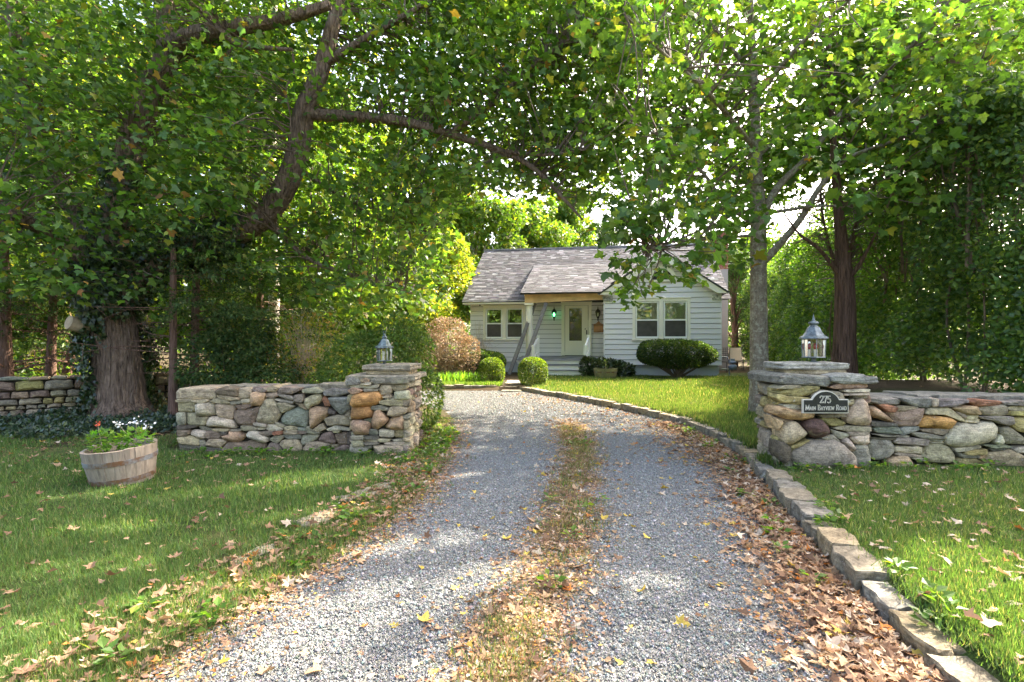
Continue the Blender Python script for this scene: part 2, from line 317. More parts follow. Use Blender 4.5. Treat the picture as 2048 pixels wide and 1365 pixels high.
SPRAY = (np.array([(0, 0, 0), (.20, .35, .03), (.05, .42, 0), (0, 1, -.1), (-.05, .42, 0), (-.20, .35, .03)]), np.array([[0, 1, 2], [0, 2, 4], [2, 3, 4], [0, 4, 5]]))
IVY = fan([(0, .1), (.35, 0), (.42, .4), (.15, .55), (0, 1), (-.15, .55), (-.42, .4), (-.35, 0)], droop=.1)
BLADE = (np.array([(-.5, 0, 0), (.5, 0, 0), (.3, .55, .10), (-.3, .55, .10), (0, 1, .38)]), np.array([[0, 1, 2], [0, 2, 3], [3, 2, 4]]))
def unit(a): return a / (np.linalg.norm(a, axis=-1, keepdims=True) + 1e-9)
def frames(D, Nn):
    y = unit(D); z = unit(Nn - (Nn * y).sum(1, keepdims=True) * y); x = np.cross(y, z); return x, y, z
def scatter(tpl, C, D, Nn, S, col, W=None):
    T, Fa = tpl; x, y, z = frames(D, Nn); S = np.broadcast_to(np.asarray(S, float), (len(C),)); W = S if W is None else W
    V = C[:, None] + W[:, None, None] * T[None, :, 0, None] * x[:, None] + S[:, None, None] * (T[None, :, 1, None] * y[:, None] + T[None, :, 2, None] * z[:, None])
    k = len(T); Fo = (Fa[None] + (np.arange(len(C)) * k)[:, None, None]).reshape(-1, Fa.shape[1])
    return V.reshape(-1, 3), Fo, np.repeat(col, k, axis=0)
def merge(parts):
    V, Fo, Cc, n = [], [], [], 0
    for v, f, c in parts: V.append(v); Fo.append(f + n); Cc.append(c); n += len(v)
    return np.concatenate(V), np.concatenate(Fo), np.concatenate(Cc)
def palette(n, cols, w, jit=.18):
    cols = np.array(cols); i = rng.choice(len(cols), n, p=np.array(w) / np.sum(w)); c = cols[i] * rng.lognormal(0, jit, (n, 1)); return np.clip(c * (1 + rng.normal(0, .06, (n, 3))), .003, .9)
def rdir(n): return unit(rng.normal(size=(n, 3)))
def inell(n, c, r, shell=.0):
    d = rdir(n); u = rng.random(n) ** (1 / 3); u = shell + (1 - shell) * u; return np.asarray(c) + d * u[:, None] * np.asarray(r), d
UP = np.array([0., 0., 1.])
GREENS = [(.060, .122, .030), (.082, .160, .034), (.118, .200, .038), (.17, .24, .045), (.24, .24, .04), (.32, .17, .05)]

def instancer(name, pts, rot, scl, idx, protos):
    """one object whose points carry copies of the prototype meshes (geometry nodes)"""
    pts = np.asarray(pts, np.float32); n = len(pts); me = bpy.data.meshes.new(name); me.vertices.add(n); me.vertices.foreach_set('co', pts.ravel())
    for nm, ty, dt in (('rot', 'FLOAT_VECTOR', np.asarray(rot, np.float32).ravel()), ('scl', 'FLOAT', np.asarray(scl, np.float32)), ('idx', 'INT', np.asarray(idx, np.int32))):
        a = me.attributes.new(nm, ty, 'POINT'); a.data.foreach_set('vector' if ty == 'FLOAT_VECTOR' else 'value', dt)
    me.update(); o = bpy.data.objects.new(name, me); COL.objects.link(o)
    pc = bpy.data.collections.new(name + '_pieces')
    for k, pm in enumerate(protos): pc.objects.link(bpy.data.objects.new('%s_piece_%02d' % (name, k), pm))
    ng = bpy.data.node_groups.new(name + '_scatter', 'GeometryNodeTree'); ng.interface.new_socket('Geometry', in_out='INPUT', socket_type='NodeSocketGeometry'); ng.interface.new_socket('Geometry', in_out='OUTPUT', socket_type='NodeSocketGeometry')
    N, L = ng.nodes, ng.links; gi, go = N.new('NodeGroupInput'), N.new('NodeGroupOutput'); ip = N.new('GeometryNodeInstanceOnPoints'); ci = N.new('GeometryNodeCollectionInfo')
    ci.inputs['Collection'].default_value = pc; ci.inputs['Separate Children'].default_value = True; ci.inputs['Reset Children'].default_value = True
    def at(nm, ty): a = N.new('GeometryNodeInputNamedAttribute'); a.data_type = ty; a.inputs['Name'].default_value = nm; return [s for s in a.outputs if s.enabled and s.name == 'Attribute'][0]
    L.new(gi.outputs[0], ip.inputs['Points']); L.new(ci.outputs[0], ip.inputs['Instance']); ip.inputs['Pick Instance'].default_value = True
    L.new(at('idx', 'INT'), ip.inputs['Instance Index']); L.new(at('rot', 'FLOAT_VECTOR'), ip.inputs['Rotation']); L.new(at('scl', 'FLOAT'), ip.inputs['Scale']); L.new(ip.outputs[0], go.inputs[0])
    md = o.modifiers.new('scatter', 'NODES'); md.node_group = ng; return o
# ================================================================== GROUND
KERB = np.array([(1.80, 2.0), (1.82, 2.22), (1.84, 2.46), (1.91, 2.8), (2.0, 3.19), (2.07, 3.55), (2.21, 4.13), (2.46, 5.12), (2.77, 6.42), (2.91, 7.5), (2.95, 8.7), (2.78, 9.8), (2.33, 11.1), (1.79, 12.4), (.99, 14.07), (.23, 15.6)])
def kx(y): return np.interp(y, KERB[:, 1], KERB[:, 0], left=1.78, right=.2)
LEDGE = np.array([(-1.9, 1.5), (-1.66, 2.35), (-1.52, 2.76), (-1.36, 3.2), (-1.20, 3.75), (-1.0, 4.4), (-.86, 5.2), (-.85, 6.3), (-.95, 8.0), (-1.1, 10.0), (-1.35, 11.3), (-2.2, 12.6), (-5.0, 13.6), (-10.0, 14.0)])
def lx(y): return np.interp(y, LEDGE[:, 1], LEDGE[:, 0], left=-1.9, right=-10)
STRIP = np.array([(-.05, 2.2), (.12, 3.0), (.37, 3.95), (.55, 4.95), (.78, 6.35), (.95, 8.0), (1.0, 9.0)])
def sx(y): return np.interp(y, STRIP[:, 1], STRIP[:, 0])
def hgt(x, y):
    x = np.asarray(x, float); y = np.asarray(y, float)
    right = sstep(0, .22, x - kx(y)) * (y < 16) + (y >= 16)
    far = sstep(15.4, 15.9, y)
    r = np.maximum(.13 * right, .15 * far)
    left = .05 * sstep(0, .6, lx(y) - x) * (1 - far)
    bank = .60 * sstep(4.3, 6.2, x) * sstep(6.25, 7.2, y) * (1 - sstep(10, 13.5, y))
    return r * (1 - .0) + left + bank + .012 * np.sin(x * 1.7 + 1) * np.cos(y * 1.3) * (np.abs(x) > 2)
def sheet(name, xs, ys, zf, m, parent=None, mask=None):
    X, Y = np.meshgrid(xs, ys); Z = zf(X, Y); V = np.column_stack([X.ravel(), Y.ravel(), Z.ravel()]); w = len(xs)
    j, i = np.meshgrid(np.arange(len(ys) - 1), np.arange(w - 1), indexing='ij'); a = (j * w + i).ravel()
    Fq = np.column_stack([a, a + 1, a + w + 1, a + w])
    if mask is not None:
        c = V[Fq].mean(1); Fq = Fq[mask(c[:, 0], c[:, 1])]
    return obj(name, V, Fq, m, parent, smooth=True)
xs = np.concatenate([[-900, -300, -120, -60, -30], np.arange(-16, 16.01, .2), [30, 60, 120, 300, 900]])
ys = np.concatenate([[-300, -60, -20, -8], np.arange(-4, 30.01, .2), [34, 40, 50, 70, 120, 300, 1200]])
g = sheet('ground', xs, ys, lambda x, y: hgt(x, y) - .02, M['earth']); tag(g, kind='structure')
l = sheet('lawn', np.arange(-9, -.6, .1), np.arange(-1.5, 7.2, .1), lambda x, y: hgt(x, y) - .006, M['lawn'], mask=lambda x, y: (x < lx(y) + .12) & (y < 7.6)); tag(l, kind='structure')
l = sheet('lawn', np.arange(0, 11, .1), np.arange(-1.5, 22, .1), lambda x, y: hgt(x, y) - .006, M['lawn'], mask=lambda x, y: (x > kx(y) + .1) & ((y < 15.6) | (x > .4)) & ~((x > 4.9) & (y > 6.0) & (y < 10.5))); tag(l, kind='structure')
# driveway: a sheet of gravel between the ragged left edge and the kerb
yy = np.arange(-2, 15.75, .1); nx = 40; V = []
for y in yy:
    a, b = float(lx(y)) - .06 * math.sin(y * 7) - .05 * math.sin(y * 17), float(kx(y)) - .02
    if y > 15.4: b = max(b, .5)
    for t in np.linspace(0, 1, nx): V.append((a + (b - a) * t, y, .002 - .02 * (1 - min(1, 8 * min(t, 1 - t)))))
Fq = np.array([[j * nx + i, j * nx + i + 1, (j + 1) * nx + i + 1, (j + 1) * nx + i] for j in range(len(yy) - 1) for i in range(nx - 1)])
dw = tag(obj('driveway', V, Fq, M['gravel'], smooth=True), kind='structure')
# loose gravel stones, nearest stretch
OCT = (np.array([(0, -.5, 0), (.5, 0, .05), (0, .55, 0), (-.45, 0, -.05), (.05, 0, .42), (0, 0, -.4)]), np.array([[0, 1, 4], [1, 2, 4], [2, 3, 4], [3, 0, 4], [1, 0, 5], [2, 1, 5], [3, 2, 5], [0, 3, 5]]))
protos = []
for k in range(14):                                          # small handfuls of stones, 9 cm across
    m = 95; S = rng.lognormal(math.log(.0082), .36, m); xy = rng.uniform(-.045, .045, (m, 2)); col = palette(m, [(.118, .126, .116), (.185, .195, .183), (.25, .261, .246), (.34, .347, .328), (.235, .212, .175)], [.14, .34, .32, .08, .12], .15)
    V, Fo, Cc = scatter(OCT, np.column_stack([xy, .004 + S * .2]), rdir(m), rdir(m), S, col); protos.append(npmesh('gravel_handful', V, Fo, M['pebble'], Cc))
gy, gx_ = np.meshgrid(np.arange(2.0, 9.6, .074), np.arange(-2.2, 3.1, .074), indexing='ij'); y = gy.ravel() + rng.normal(0, .012, gy.size); x = gx_.ravel() + rng.normal(0, .012, gy.size)
strip_d = np.abs(x - sx(y)) / .22 + .25 * np.sin(y * 5 + 2 * np.sin(x * 9)); band_r = (kx(y) - x) / (.36 + .15 * np.sin(y * 2.3))
ok = (x > lx(y) + .02 + .05 * np.sin(y * 9)) & (x < kx(y) - .05) & ((strip_d > 1.0) | (rng.random(len(x)) < .12)) & ((band_r > 1) | (rng.random(len(x)) < .3)); x, y = x[ok], y[ok]
gy, gx_ = np.meshgrid(np.arange(9.6, 15.7, .115), np.arange(-6.5, 3.1, .115), indexing='ij'); y2 = gy.ravel() + rng.normal(0, .02, gy.size); x2 = gx_.ravel() + rng.normal(0, .02, gy.size); ok = (x2 > lx(y2) + .03) & (x2 < kx(y2) - .05); x2, y2 = x2[ok], y2[ok]
nf = len(x2); x, y = np.concatenate([x, x2]), np.concatenate([y, y2]); n = len(x); fs_ = np.where(np.arange(n) >= n - nf, 1.6, 1.0)
tag(instancer('gravel', np.column_stack([x, y, np.zeros(n) + .001]), np.column_stack([np.zeros(n), np.zeros(n), rng.uniform(0, 6.28, n)]), rng.uniform(.9, 1.15, n) * fs_, rng.integers(0, 14, n), protos), 'loose grey crushed stone covering the driveway', 'gravel', kind='stuff')

# ================================================================== STONES
SC = dict(T=(.37, .325, .235), G=(.29, .275, .23), B=(.235, .185, .155), L=(.47, .435, .35), O=(.44, .245, .105), P=(.45, .33, .225), D=(.135, .125, .11), S=(.235, .24, .23), M=(.145, .088, .082), Y=(.35, .315, .15), R=(.33, .165, .11), W=(.52, .445, .34), K=(.32, .335, .33))
SC = {k_: (v_[0] * 1.05, v_[1], v_[2] * .90) for k_, v_ in SC.items()}
def chaikin(p, it=1):
    for _ in range(it):
        q = []
        for i in range(len(p)):
            a, b = p[i], p[(i + 1) % len(p)]; q += [a * .86 + b * .14, a * .14 + b * .86]
        p = np.array(q)
    return p
def stone_mesh(poly, depth, bulge, m, smooth=True):
    """poly (k,2) ccw or cw in plane (x,z) around 0; front towards -y. Rounded lump with real depth."""
    p = np.asarray(poly, float)
    if ((p[:, 0] * np.roll(p[:, 1], -1)) - (np.roll(p[:, 0], -1) * p[:, 1])).sum() < 0: p = p[::-1]
    p = chaikin(p, 1); p = p + rng.normal(0, .002, p.shape); k = len(p); c = p.mean(0)
    size = np.sqrt(np.abs(((p[:, 0] * np.roll(p[:, 1], -1)) - (np.roll(p[:, 0], -1) * p[:, 1])).sum()) / 2)
    e = min(.028, size * (.15 if smooth else .10))
    def inset(d):
        r = p - c; L_ = np.linalg.norm(r, axis=1, keepdims=True); mn = np.minimum(d, L_ * .55); return c + r * (L_ - mn) / L_
    tx, tz = rng.normal(0, .10, 2)
    def ring(q, y, tilt=1.0):
        return np.column_stack([q[:, 0], y + tilt * ((q[:, 0] - c[0]) * tx + (q[:, 1] - c[1]) * tz) + rng.normal(0, .003, len(q)), q[:, 1]])
    mid = inset(size * .30)
    R = [ring(p, depth, 0), ring(p, e * .9), ring(inset(e * .45), e * .15), ring(inset(e * 1.3), -bulge * .45), ring(mid, -bulge * .9)]
    V = np.vstack(R + [[(c[0], -bulge, c[1])]]); Fa = []
    for j in range(len(R) - 1):
        for i in range(k): Fa.append([j * k + i, j * k + (i + 1) % k, (j + 1) * k + (i + 1) % k, (j + 1) * k + i])
    t = (len(R) - 1) * k
    for i in range(k): Fa.append([t + i, t + (i + 1) % k, len(V) - 1])
    Fa.append(list(range(k))[::-1])
    return npmesh('stone', V, Fa, m, smooth=smooth)
def put_stone(parent, poly, yf, depth, bulge, color, rot=0.0, base=(0, 0), smooth=False):
    """poly in (s, z); s runs along direction rot (about Z) from base; yf offset"""
    poly = np.asarray(poly, float); c = poly.mean(0); me = stone_mesh(poly - c, depth, bulge, M['stone'], smooth)
    o = bpy.data.objects.new('stone', me); COL.objects.link(o); o.parent = parent; pl = world_loc(parent)
    o.location = Vector((base[0] + c[0] * math.cos(rot) - yf * math.sin(rot), base[1] + c[0] * math.sin(rot) + yf * math.cos(rot), c[1])) - pl
    o.rotation_euler = (0, 0, rot); j = rng.lognormal(0, .10); o.color = (*[float(v * j * (1 + rng.normal(0, .04))) for v in color], 1); return o
def traced(parent, text, ox, oy, sc, Y, topz=None, topdepth=.5, d=.2):
    for ln in text.strip().split('\n'):
        k, *pts = ln.split(); q = np.array([[float(v) for v in p.split(',')] for p in pts])
        X = ((q[:, 0] / sc + ox) - CX) * Y / F; Z = EYE - ((q[:, 1] / sc + oy) - CY) * Y / F
        poly = np.column_stack([X, Z]); ext = poly.max(0) - poly.min(0); a = min(ext)
        c0 = poly.mean(0); poly = c0 + (poly - c0) * (1 + .018 / np.maximum(ext, .05))
        dep = topdepth if (topz is not None and poly[:, 1].max() > topz) else d
        put_stone(parent, poly, float(rng.normal(-.004, .012)), dep, min(.055, a * (.28 if k[0] in 'LPOMW' and a > .09 else .10)), SC[k[0]], 0.0, (0, Y), k[0] in 'LPOMW' and a > .13)
def rows(parent, base, rot, s0, s1, z0, z1, hmin=.05, hmax=.17, keys='TGTGBLSD', depth=.2, coping=.0, capdepth=.4):
    z = z0
    while z < z1 - .02:
        h = min(rng.uniform(hmin, hmax), z1 - z)
        if z1 - z - h < .03: h = z1 - z
        cop = z + h > z1 - .01; s = s0
        while s < s1 - .02:
            w = h * rng.uniform(1.1, 2.8) if not cop else rng.uniform(.25, .5); w = min(w, s1 - s)
            if s1 - s - w < .06: w = s1 - s
            g_ = .006; j = lambda a: float(rng.normal(0, a))
            poly = [(s + g_, z + g_ + abs(j(.008))), (s + w / 2, z + g_ + j(.008)), (s + w - g_, z + g_ + abs(j(.008))), (s + w - g_ - abs(j(.012)), z + h * .5), (s + w - g_ - abs(j(.015)), z + h - g_ - abs(j(.012))), (s + w * .4, z + h - g_ + j(.006)), (s + g_ + abs(j(.015)), z + h - g_ - abs(j(.012))), (s + g_, z + h * .45)]
            put_stone(parent, poly, j(.012), capdepth if cop else depth, min(.04, h * .22), SC[keys[int(rng.integers(len(keys)))]], rot, base); s += w
        z += h
def slab(parent, pts, z0, z1, color, jag=.012):
    """rough flat slab, outline pts (x,y)"""
    p = np.array(pts, float); q = []
    for i in range(len(p)):
        a, b = p[i], p[(i + 1) % len(p)]
        for t in (0, .25, .5, .75): q.append(a * (1 - t) + b * t + rng.normal(0, jag, 2))
    q = np.array(q); c = q.mean(0); k = len(q); V = []
    for f, z in ((.97, z0), (1.0, z0 + .25 * (z1 - z0)), (.985, z0 + .55 * (z1 - z0)), (.995, z1 - .012), (.96, z1)):
        V.append(np.column_stack([c + (q - c) * f + rng.normal(0, .004, q.shape), z + rng.normal(0, .003, k)]))
    V = np.vstack(V + [[(c[0], c[1], z1 + .003)]]); Fa = [[j * k + i, j * k + (i + 1) % k, (j + 1) * k + (i + 1) % k, (j + 1) * k + i] for j in range(4) for i in range(k)] + [[4 * k + i, 4 * k + (i + 1) % k, 5 * k] for i in range(k)] + [list(range(k))[::-1]]
    cc = np.array([c[0], c[1], z0]); o = bpy.data.objects.new('stone', npmesh('stone', V - cc, Fa, M['stone'])); COL.objects.link(o)
    o.color = (*color, 1)
    if parent is not None: o.parent = parent; o.location = Vector(cc) - world_loc(parent)
    else: o.location = cc
    return o
# ---- wall beside the barrel (front Y 6.95)
YW = 6.95
wl_ = tag(empty('stone_wall', (-3.2, YW, .0)), 'low dry-stone wall of grey and tan fieldstones beside the half-barrel planter', 'wall', kind='thing')
traced(wl_, '''T 95,390 95,270 150,225 700,215 720,260 715,385 400,395
B 725,270 790,225 900,195 1085,220 1085,350 930,350 800,325
T 1095,230 1270,215 1310,290 1270,375 1130,375 1090,330
G 1285,250 1340,205 1520,200 1570,245 1540,270 1380,285
T 105,402 330,402 330,436 105,436
L 350,410 600,405 610,425 480,455 360,435
T 620,430 720,385 830,395 960,430 970,455 720,450
T 740,340 880,345 1120,370 1120,390 960,405 770,375
G 980,430 1145,400 1150,465 990,470
L 1155,395 1285,390 1285,435 1160,440
T 1160,442 1285,440 1290,478 1160,480
P 1295,300 1400,280 1530,300 1510,390 1450,490 1320,490 1290,430
T 100,445 385,435 400,595 115,600
L 412,470 600,430 690,470 720,640 520,670 415,640
T 720,465 1020,475 1030,550 990,720 780,680 740,620
B 1045,495 1290,480 1310,510 1200,550 1090,550
B 1010,600 1060,565 1300,545 1440,505 1430,600 1370,680 1340,810 1090,800 1005,710
T 1365,750 1450,520 1510,400 1640,385 1720,500 1760,620 1730,690 1660,790 1560,795
G 105,620 240,618 240,790 130,815 105,740
G 250,615 400,615 440,680 585,685 560,800 430,815 270,800
L 555,790 620,680 820,690 1000,740 1050,860 860,855 560,830
D 120,825 440,825 400,850 150,895 125,880
G 445,850 490,830 660,870 660,890 500,895
T 680,870 950,875 930,905 690,900
G 960,880 1120,880 1120,905 960,905
G 1135,825 1370,835 1390,880 1200,890 1140,880
L 1400,840 1530,845 1520,875 1410,880
G 1350,770 1530,795 1540,830 1400,825 1345,805
B 120,900 300,895 310,950 240,990 125,990
L 315,930 360,895 580,910 580,1010 480,1010 330,970
B 595,910 780,905 810,960 790,1025 620,1020 590,980
D 805,910 920,910 900,955 830,975
P 830,990 940,960 930,915 1060,920 1210,970 1140,1050 1070,1080 980,1080 850,1020
L 1215,970 1280,905 1400,910 1560,1010 1560,1070 1480,1090 1260,1020
T 110,1010 300,985 480,1040 470,1130 160,1100
G 475,1060 540,1040 575,1100 560,1165 500,1160
T 580,1120 620,1040 860,1045 905,1080 800,1175 600,1130
B 830,1210 930,1085 1180,1090 1290,1050 1510,1100 1530,1230 1400,1290 900,1270
D 545,1170 780,1180 830,1210 700,1230 550,1210
D 120,1110 480,1145 480,1200 150,1180
D 150,1190 560,1200 840,1230 820,1290 160,1270''', 340, 750, 8.027, YW, .79, .5)
traced(wl_, '''T 130,210 220,180 290,215 240,265 120,265
G 270,260 330,205 640,215 630,260 500,300 320,300
G 690,240 900,215 1010,265 960,295 700,290
S 1020,270 1120,230 1400,250 1450,290 1260,340 1040,330
G 270,310 470,340 540,375 520,395 420,395 300,350
G 230,395 540,425 510,455 350,430 250,415
T 110,300 250,290 290,330 200,370 100,350
G 560,330 680,320 690,400 660,440 560,420
T 280,450 420,460 550,510 470,560 350,615 300,560
S 335,700 400,600 600,520 750,590 760,640 740,845 600,820 420,800 340,760
T 700,400 850,330 970,325 980,410 910,480 800,515 760,560 700,490
T 560,450 690,480 740,560 620,510
P 775,620 780,560 880,515 1090,540 1080,640 1000,720 830,860 800,800
R 1000,390 1040,345 1110,430 1110,500 1040,500
S 1090,370 1440,370 1460,430 1440,560 1340,650 1260,640 1180,560 1110,480
T 1010,720 1200,655 1440,690 1450,820 1290,810 1080,830
L 1055,880 1220,825 1440,870 1440,900 1280,885 1100,905
G 240,770 420,820 440,850 400,855 270,840
L 100,810 220,810 360,870 340,890 95,890
T 390,850 480,820 600,850 600,880 400,880
R 215,920 350,895 350,950 240,960
T 360,910 400,890 600,895 600,950 370,955
B 610,910 740,910 745,945 620,950
G 610,850 740,860 750,900 620,895
B 0,920 200,905 210,960 110,970 0,950
G 145,1040 220,985 330,970 370,1010 290,1090 230,1095
S 365,975 640,965 650,1030 540,1040 420,1025
G 650,1080 680,970 900,950 930,1000 880,1060 680,1140
B 930,1050 990,960 1150,920 1220,1100 1010,1090
B 1190,960 1390,925 1415,1120 1270,1140 1230,1060
T 320,1110 360,1060 600,1050 670,1180 650,1220 570,1245 400,1220
T 685,1200 760,1100 900,1085 1140,1110 1100,1190 1000,1240 820,1275
B 105,1190 160,1100 300,1120 370,1240 300,1280 150,1250
B 1020,1280 1150,1190 1330,1135 1450,1150 1460,1230 1200,1280
T 1150,1130 1250,1125 1250,1165 1160,1165
D 1090,540 1200,600 1190,640 1090,620
T 840,880 960,800 1010,790 1040,880 900,930
T 1170,905 1290,895 1280,925 1180,930
T 1360,650 1440,570 1450,680 1360,665
G 755,840 800,830 830,880 960,930 900,950 760,930
D 1410,930 1470,920 1470,1090 1420,1120''', 520, 750, 8.027, YW, .79, .5)
xl, xr = gx(353, YW), gx(700, YW)
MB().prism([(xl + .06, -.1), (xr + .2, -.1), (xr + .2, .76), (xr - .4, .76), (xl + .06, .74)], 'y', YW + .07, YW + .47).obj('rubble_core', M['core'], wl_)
for i, (a, b) in enumerate(((xl, -3.75), (-3.75, -3.2), (-3.2, -2.6), (-2.6, xr + .1))):
    slab(wl_, [(a + .02, YW + .16), (b - .01, YW + .14), (b - .01, YW + .50), (a + .02, YW + .52)], .77, .835 + .02 * (i % 2) + .01 * i, SC['TGSG'[i]], .02)
rows(wl_, (xl, YW + .5), -math.pi / 2, 0, .47, .0, .80, .07, .18, 'TGLB', .15, 0, .25)
rows(wl_, (xr, YW + .52), math.pi, 0, xr - xl, .0, .80, .10, .24, 'TGLB', .12, 0, .12)
# ---- gate pier with the small lantern (front Y 6.72)
YP = 6.72
pl_ = tag(empty('stone_pier', (-1.66, YP + .4, 0)), 'stone gate pier at the end of the wall by the half-barrel, with orange stones', 'pier', kind='thing')
traced(pl_, '''S 80,290 130,240 240,240 275,300 260,335 90,340
T 270,280 340,255 400,280 380,310 290,310
G 410,300 470,235 870,220 940,260 930,320 700,330 440,325
L 290,325 410,310 420,340 300,345
G 110,350 440,350 520,375 400,390 130,380
P 100,420 180,385 310,410 280,440 160,465
G 325,400 520,395 500,425 340,430
T 525,400 560,345 690,350 700,440 670,475 560,480
T 690,350 900,345 905,400 760,430 720,410
L 450,350 530,340 520,375 460,370
O 140,600 180,490 280,450 500,440 575,510 540,590 430,630 180,640
L 745,440 940,430 950,530 900,545 750,540
T 580,500 690,480 700,510 600,520
G 610,530 740,500 745,545 640,550
T 545,560 850,550 860,630 700,630 540,600
T 865,550 950,545 950,630 865,635
O 135,770 165,640 400,635 440,720 420,790 160,815
G 425,640 560,625 660,660 650,695 430,685
P 430,820 470,710 530,690 650,810 600,880 500,950 430,920
T 655,720 690,650 800,640 920,660 900,720 750,765 650,750
P 605,920 690,800 850,770 880,880 860,955 720,960
P 140,880 190,825 400,850 410,960 380,1010 180,1020
D 320,820 420,805 420,860 340,840
G 860,770 960,730 980,780 900,825 870,810
S 400,960 490,955 510,1020 420,1030 395,1000
L 530,960 730,970 720,1055 540,1050
T 735,980 880,975 870,1055 750,1060
L 145,1040 330,1040 320,1090 160,1080
D 335,1040 520,1040 525,1080 340,1075
T 335,1090 525,1090 520,1120 330,1120
L 530,1085 680,1090 660,1120 540,1120
L 700,1095 820,1085 850,1110 760,1120
G 320,1130 530,1130 525,1155 330,1160
L 605,1135 880,1130 850,1165 640,1170
T 150,1110 300,1105 320,1160 300,1195 170,1195
T 435,1180 580,1170 840,1185 880,1250 870,1310 720,1300 490,1270
G 155,1210 380,1210 380,1255 200,1270
G 860,1190 930,1175 950,1260 890,1290
D 335,1180 430,1175 420,1205 340,1205
T 870,850 940,830 960,900 890,950
L 870,960 960,990 950,1050 880,1060
T 860,1070 950,1060 945,1110 870,1110
D 150,1270 480,1265 700,1305 880,1315 870,1350 150,1340''', 680, 720, 6.822, YP, 1.01, .8)
x0, x1 = gx(700, YP), gx(819, YP)
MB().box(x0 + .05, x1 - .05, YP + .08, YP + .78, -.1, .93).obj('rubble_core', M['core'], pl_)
rows(pl_, (x1, YP + .02), math.pi / 2, 0, .82, .04, .95, .05, .15, 'TGPLGB', .14, 0, .2)
rows(pl_, (x0, YP + .84), -math.pi / 2, 0, .82, .04, .95, .06, .15, 'TGPLGB', .1, 0, .12)
rows(pl_, (x1, YP + .84), math.pi, 0, x1 - x0, .04, .95, .06, .15, 'TGPLGB', .1, 0, .12)
slab(pl_, [(x0 - .05, YP + .0), (x1 + .06, YP + .0), (x1 + .07, YP + .88), (x0 - .05, YP + .88)], .955, 1.02, SC['G'], .012)
slab(pl_, [(-1.86, YP + .16), (-1.31, YP + .16), (-1.30, YP + .70), (-1.86, YP + .70)], 1.02, 1.075, SC['T'], .010)
slab(pl_, [(-1.90, YP + .12), (-1.28, YP + .13), (-1.27, YP + .73), (-1.89, YP + .74)], 1.075, 1.145, SC['G'], .012)
PIERL_TOP = 1.148
# ---- gate pier with the house number (front Y 5.68)
YR = 5.68
pr_ = tag(empty('stone_pier', (3.32, YR + .4, .1)), 'stone gate pier carrying the house number plaque, capped with slate slabs', 'pier', kind='thing')
traced(pr_, '''S 290,300 360,270 800,290 815,350 780,400 680,390 300,380
S 810,290 950,265 1210,275 1250,330 1200,365 950,365 820,340
B 820,400 980,362 1250,380 1260,410 1100,425 840,420
T 240,420 330,390 500,395 500,415 300,425
Y 260,470 370,430 560,400 700,405 690,440 600,490 450,515 330,500
Y 230,530 250,490 400,515 600,525 600,560 460,590 300,575
L 980,440 1240,432 1240,460 990,463
L 960,482 1230,472 1240,492 980,498
G 1090,505 1240,497 1240,527 1100,528
L 290,610 330,598 580,605 570,645 380,645
P 180,690 220,625 300,620 480,660 650,690 650,740 500,765 330,750
G 610,500 700,440 960,470 980,560 700,600
G 600,610 1000,600 1010,660 660,680
T 1000,570 1075,540 1080,595 1010,600
W 1000,740 1060,630 1130,550 1190,540 1240,600 1265,770 1240,825 1120,825 1010,790
G 700,710 990,700 980,730 740,740
Y 720,760 900,750 1005,800 960,830 830,830
P 180,720 310,790 260,860 230,870 200,800
W 285,900 300,830 370,795 470,800 570,910 520,960 400,1030 340,1035 300,980
M 540,830 600,765 720,760 800,850 820,900 770,945 640,960 580,900
L 880,860 960,840 1260,845 1265,890 1050,895 900,875
L 1020,905 1255,900 1250,928 1030,932
L 1040,960 1110,935 1250,935 1255,1010 1200,1030 1100,1020
G 830,870 900,890 1020,920 1010,945 930,970 870,930
L 955,1000 1010,960 1110,1070 1080,1105 1020,1090
G 720,970 840,930 920,990 920,1005 800,990
L 400,1120 460,1050 600,1000 840,975 930,1020 1060,1150 1075,1260 800,1310 460,1290 400,1190
D 240,1110 260,1000 330,1020 400,1080 390,1200 330,1240 270,1190
G 1085,1120 1110,1055 1180,1040 1240,1050 1265,1150 1265,1300 1100,1270
Y 400,1050 580,985 590,1000 480,1060 410,1075
T 240,745 400,780 390,795 290,780
D 1130,830 1260,828 1260,845 1130,842''', 1510, 700, 5.46, YR, 1.04, .8)
x0, x1 = gx(1562, YR), gx(1742, YR)
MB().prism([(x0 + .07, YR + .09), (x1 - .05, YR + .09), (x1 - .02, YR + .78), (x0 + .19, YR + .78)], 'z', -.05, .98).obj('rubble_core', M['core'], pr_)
ra = math.atan2(.82, .12)
rows(pr_, (x0 + .12, YR + .84), ra + math.pi, 0, .80, .08, .98, .07, .22, 'YTGPYG', .14, 0, .2)
rows(pr_, (x1, YR + .04), math.pi / 2, 0, .8, .08, .98, .06, .15, 'TGPLGB', .1, 0, .12)
rows(pr_, (x1, YR + .84), math.pi, 0, x1 - x0 - .12, .08, .98, .06, .15, 'TGPLGB', .1, 0, .12)
slab(pr_, [(x0 - .03, YR + .02), (x0 + .55, YR + .0), (x0 + .58, YR + .86), (x0 + .08, YR + .88)], 1.0, 1.082, SC['S'], .014)
slab(pr_, [(x0 + .56, YR + .0), (x1 + .05, YR + .0), (x1 + .07, YR + .88), (x0 + .59, YR + .86)], 1.0, 1.078, SC['S'], .016)
slab(pr_, [(2.98, YR + .18), (3.65, YR + .18), (3.67, YR + .74), (3.0, YR + .74)], 1.082, 1.14, SC['T'], .014)
slab(pr_, [(2.93, YR + .15), (3.66, YR + .15), (3.69, YR + .78), (2.97, YR + .78)], 1.14, 1.21, SC['K'], .018)
PIERR_TOP = 1.215
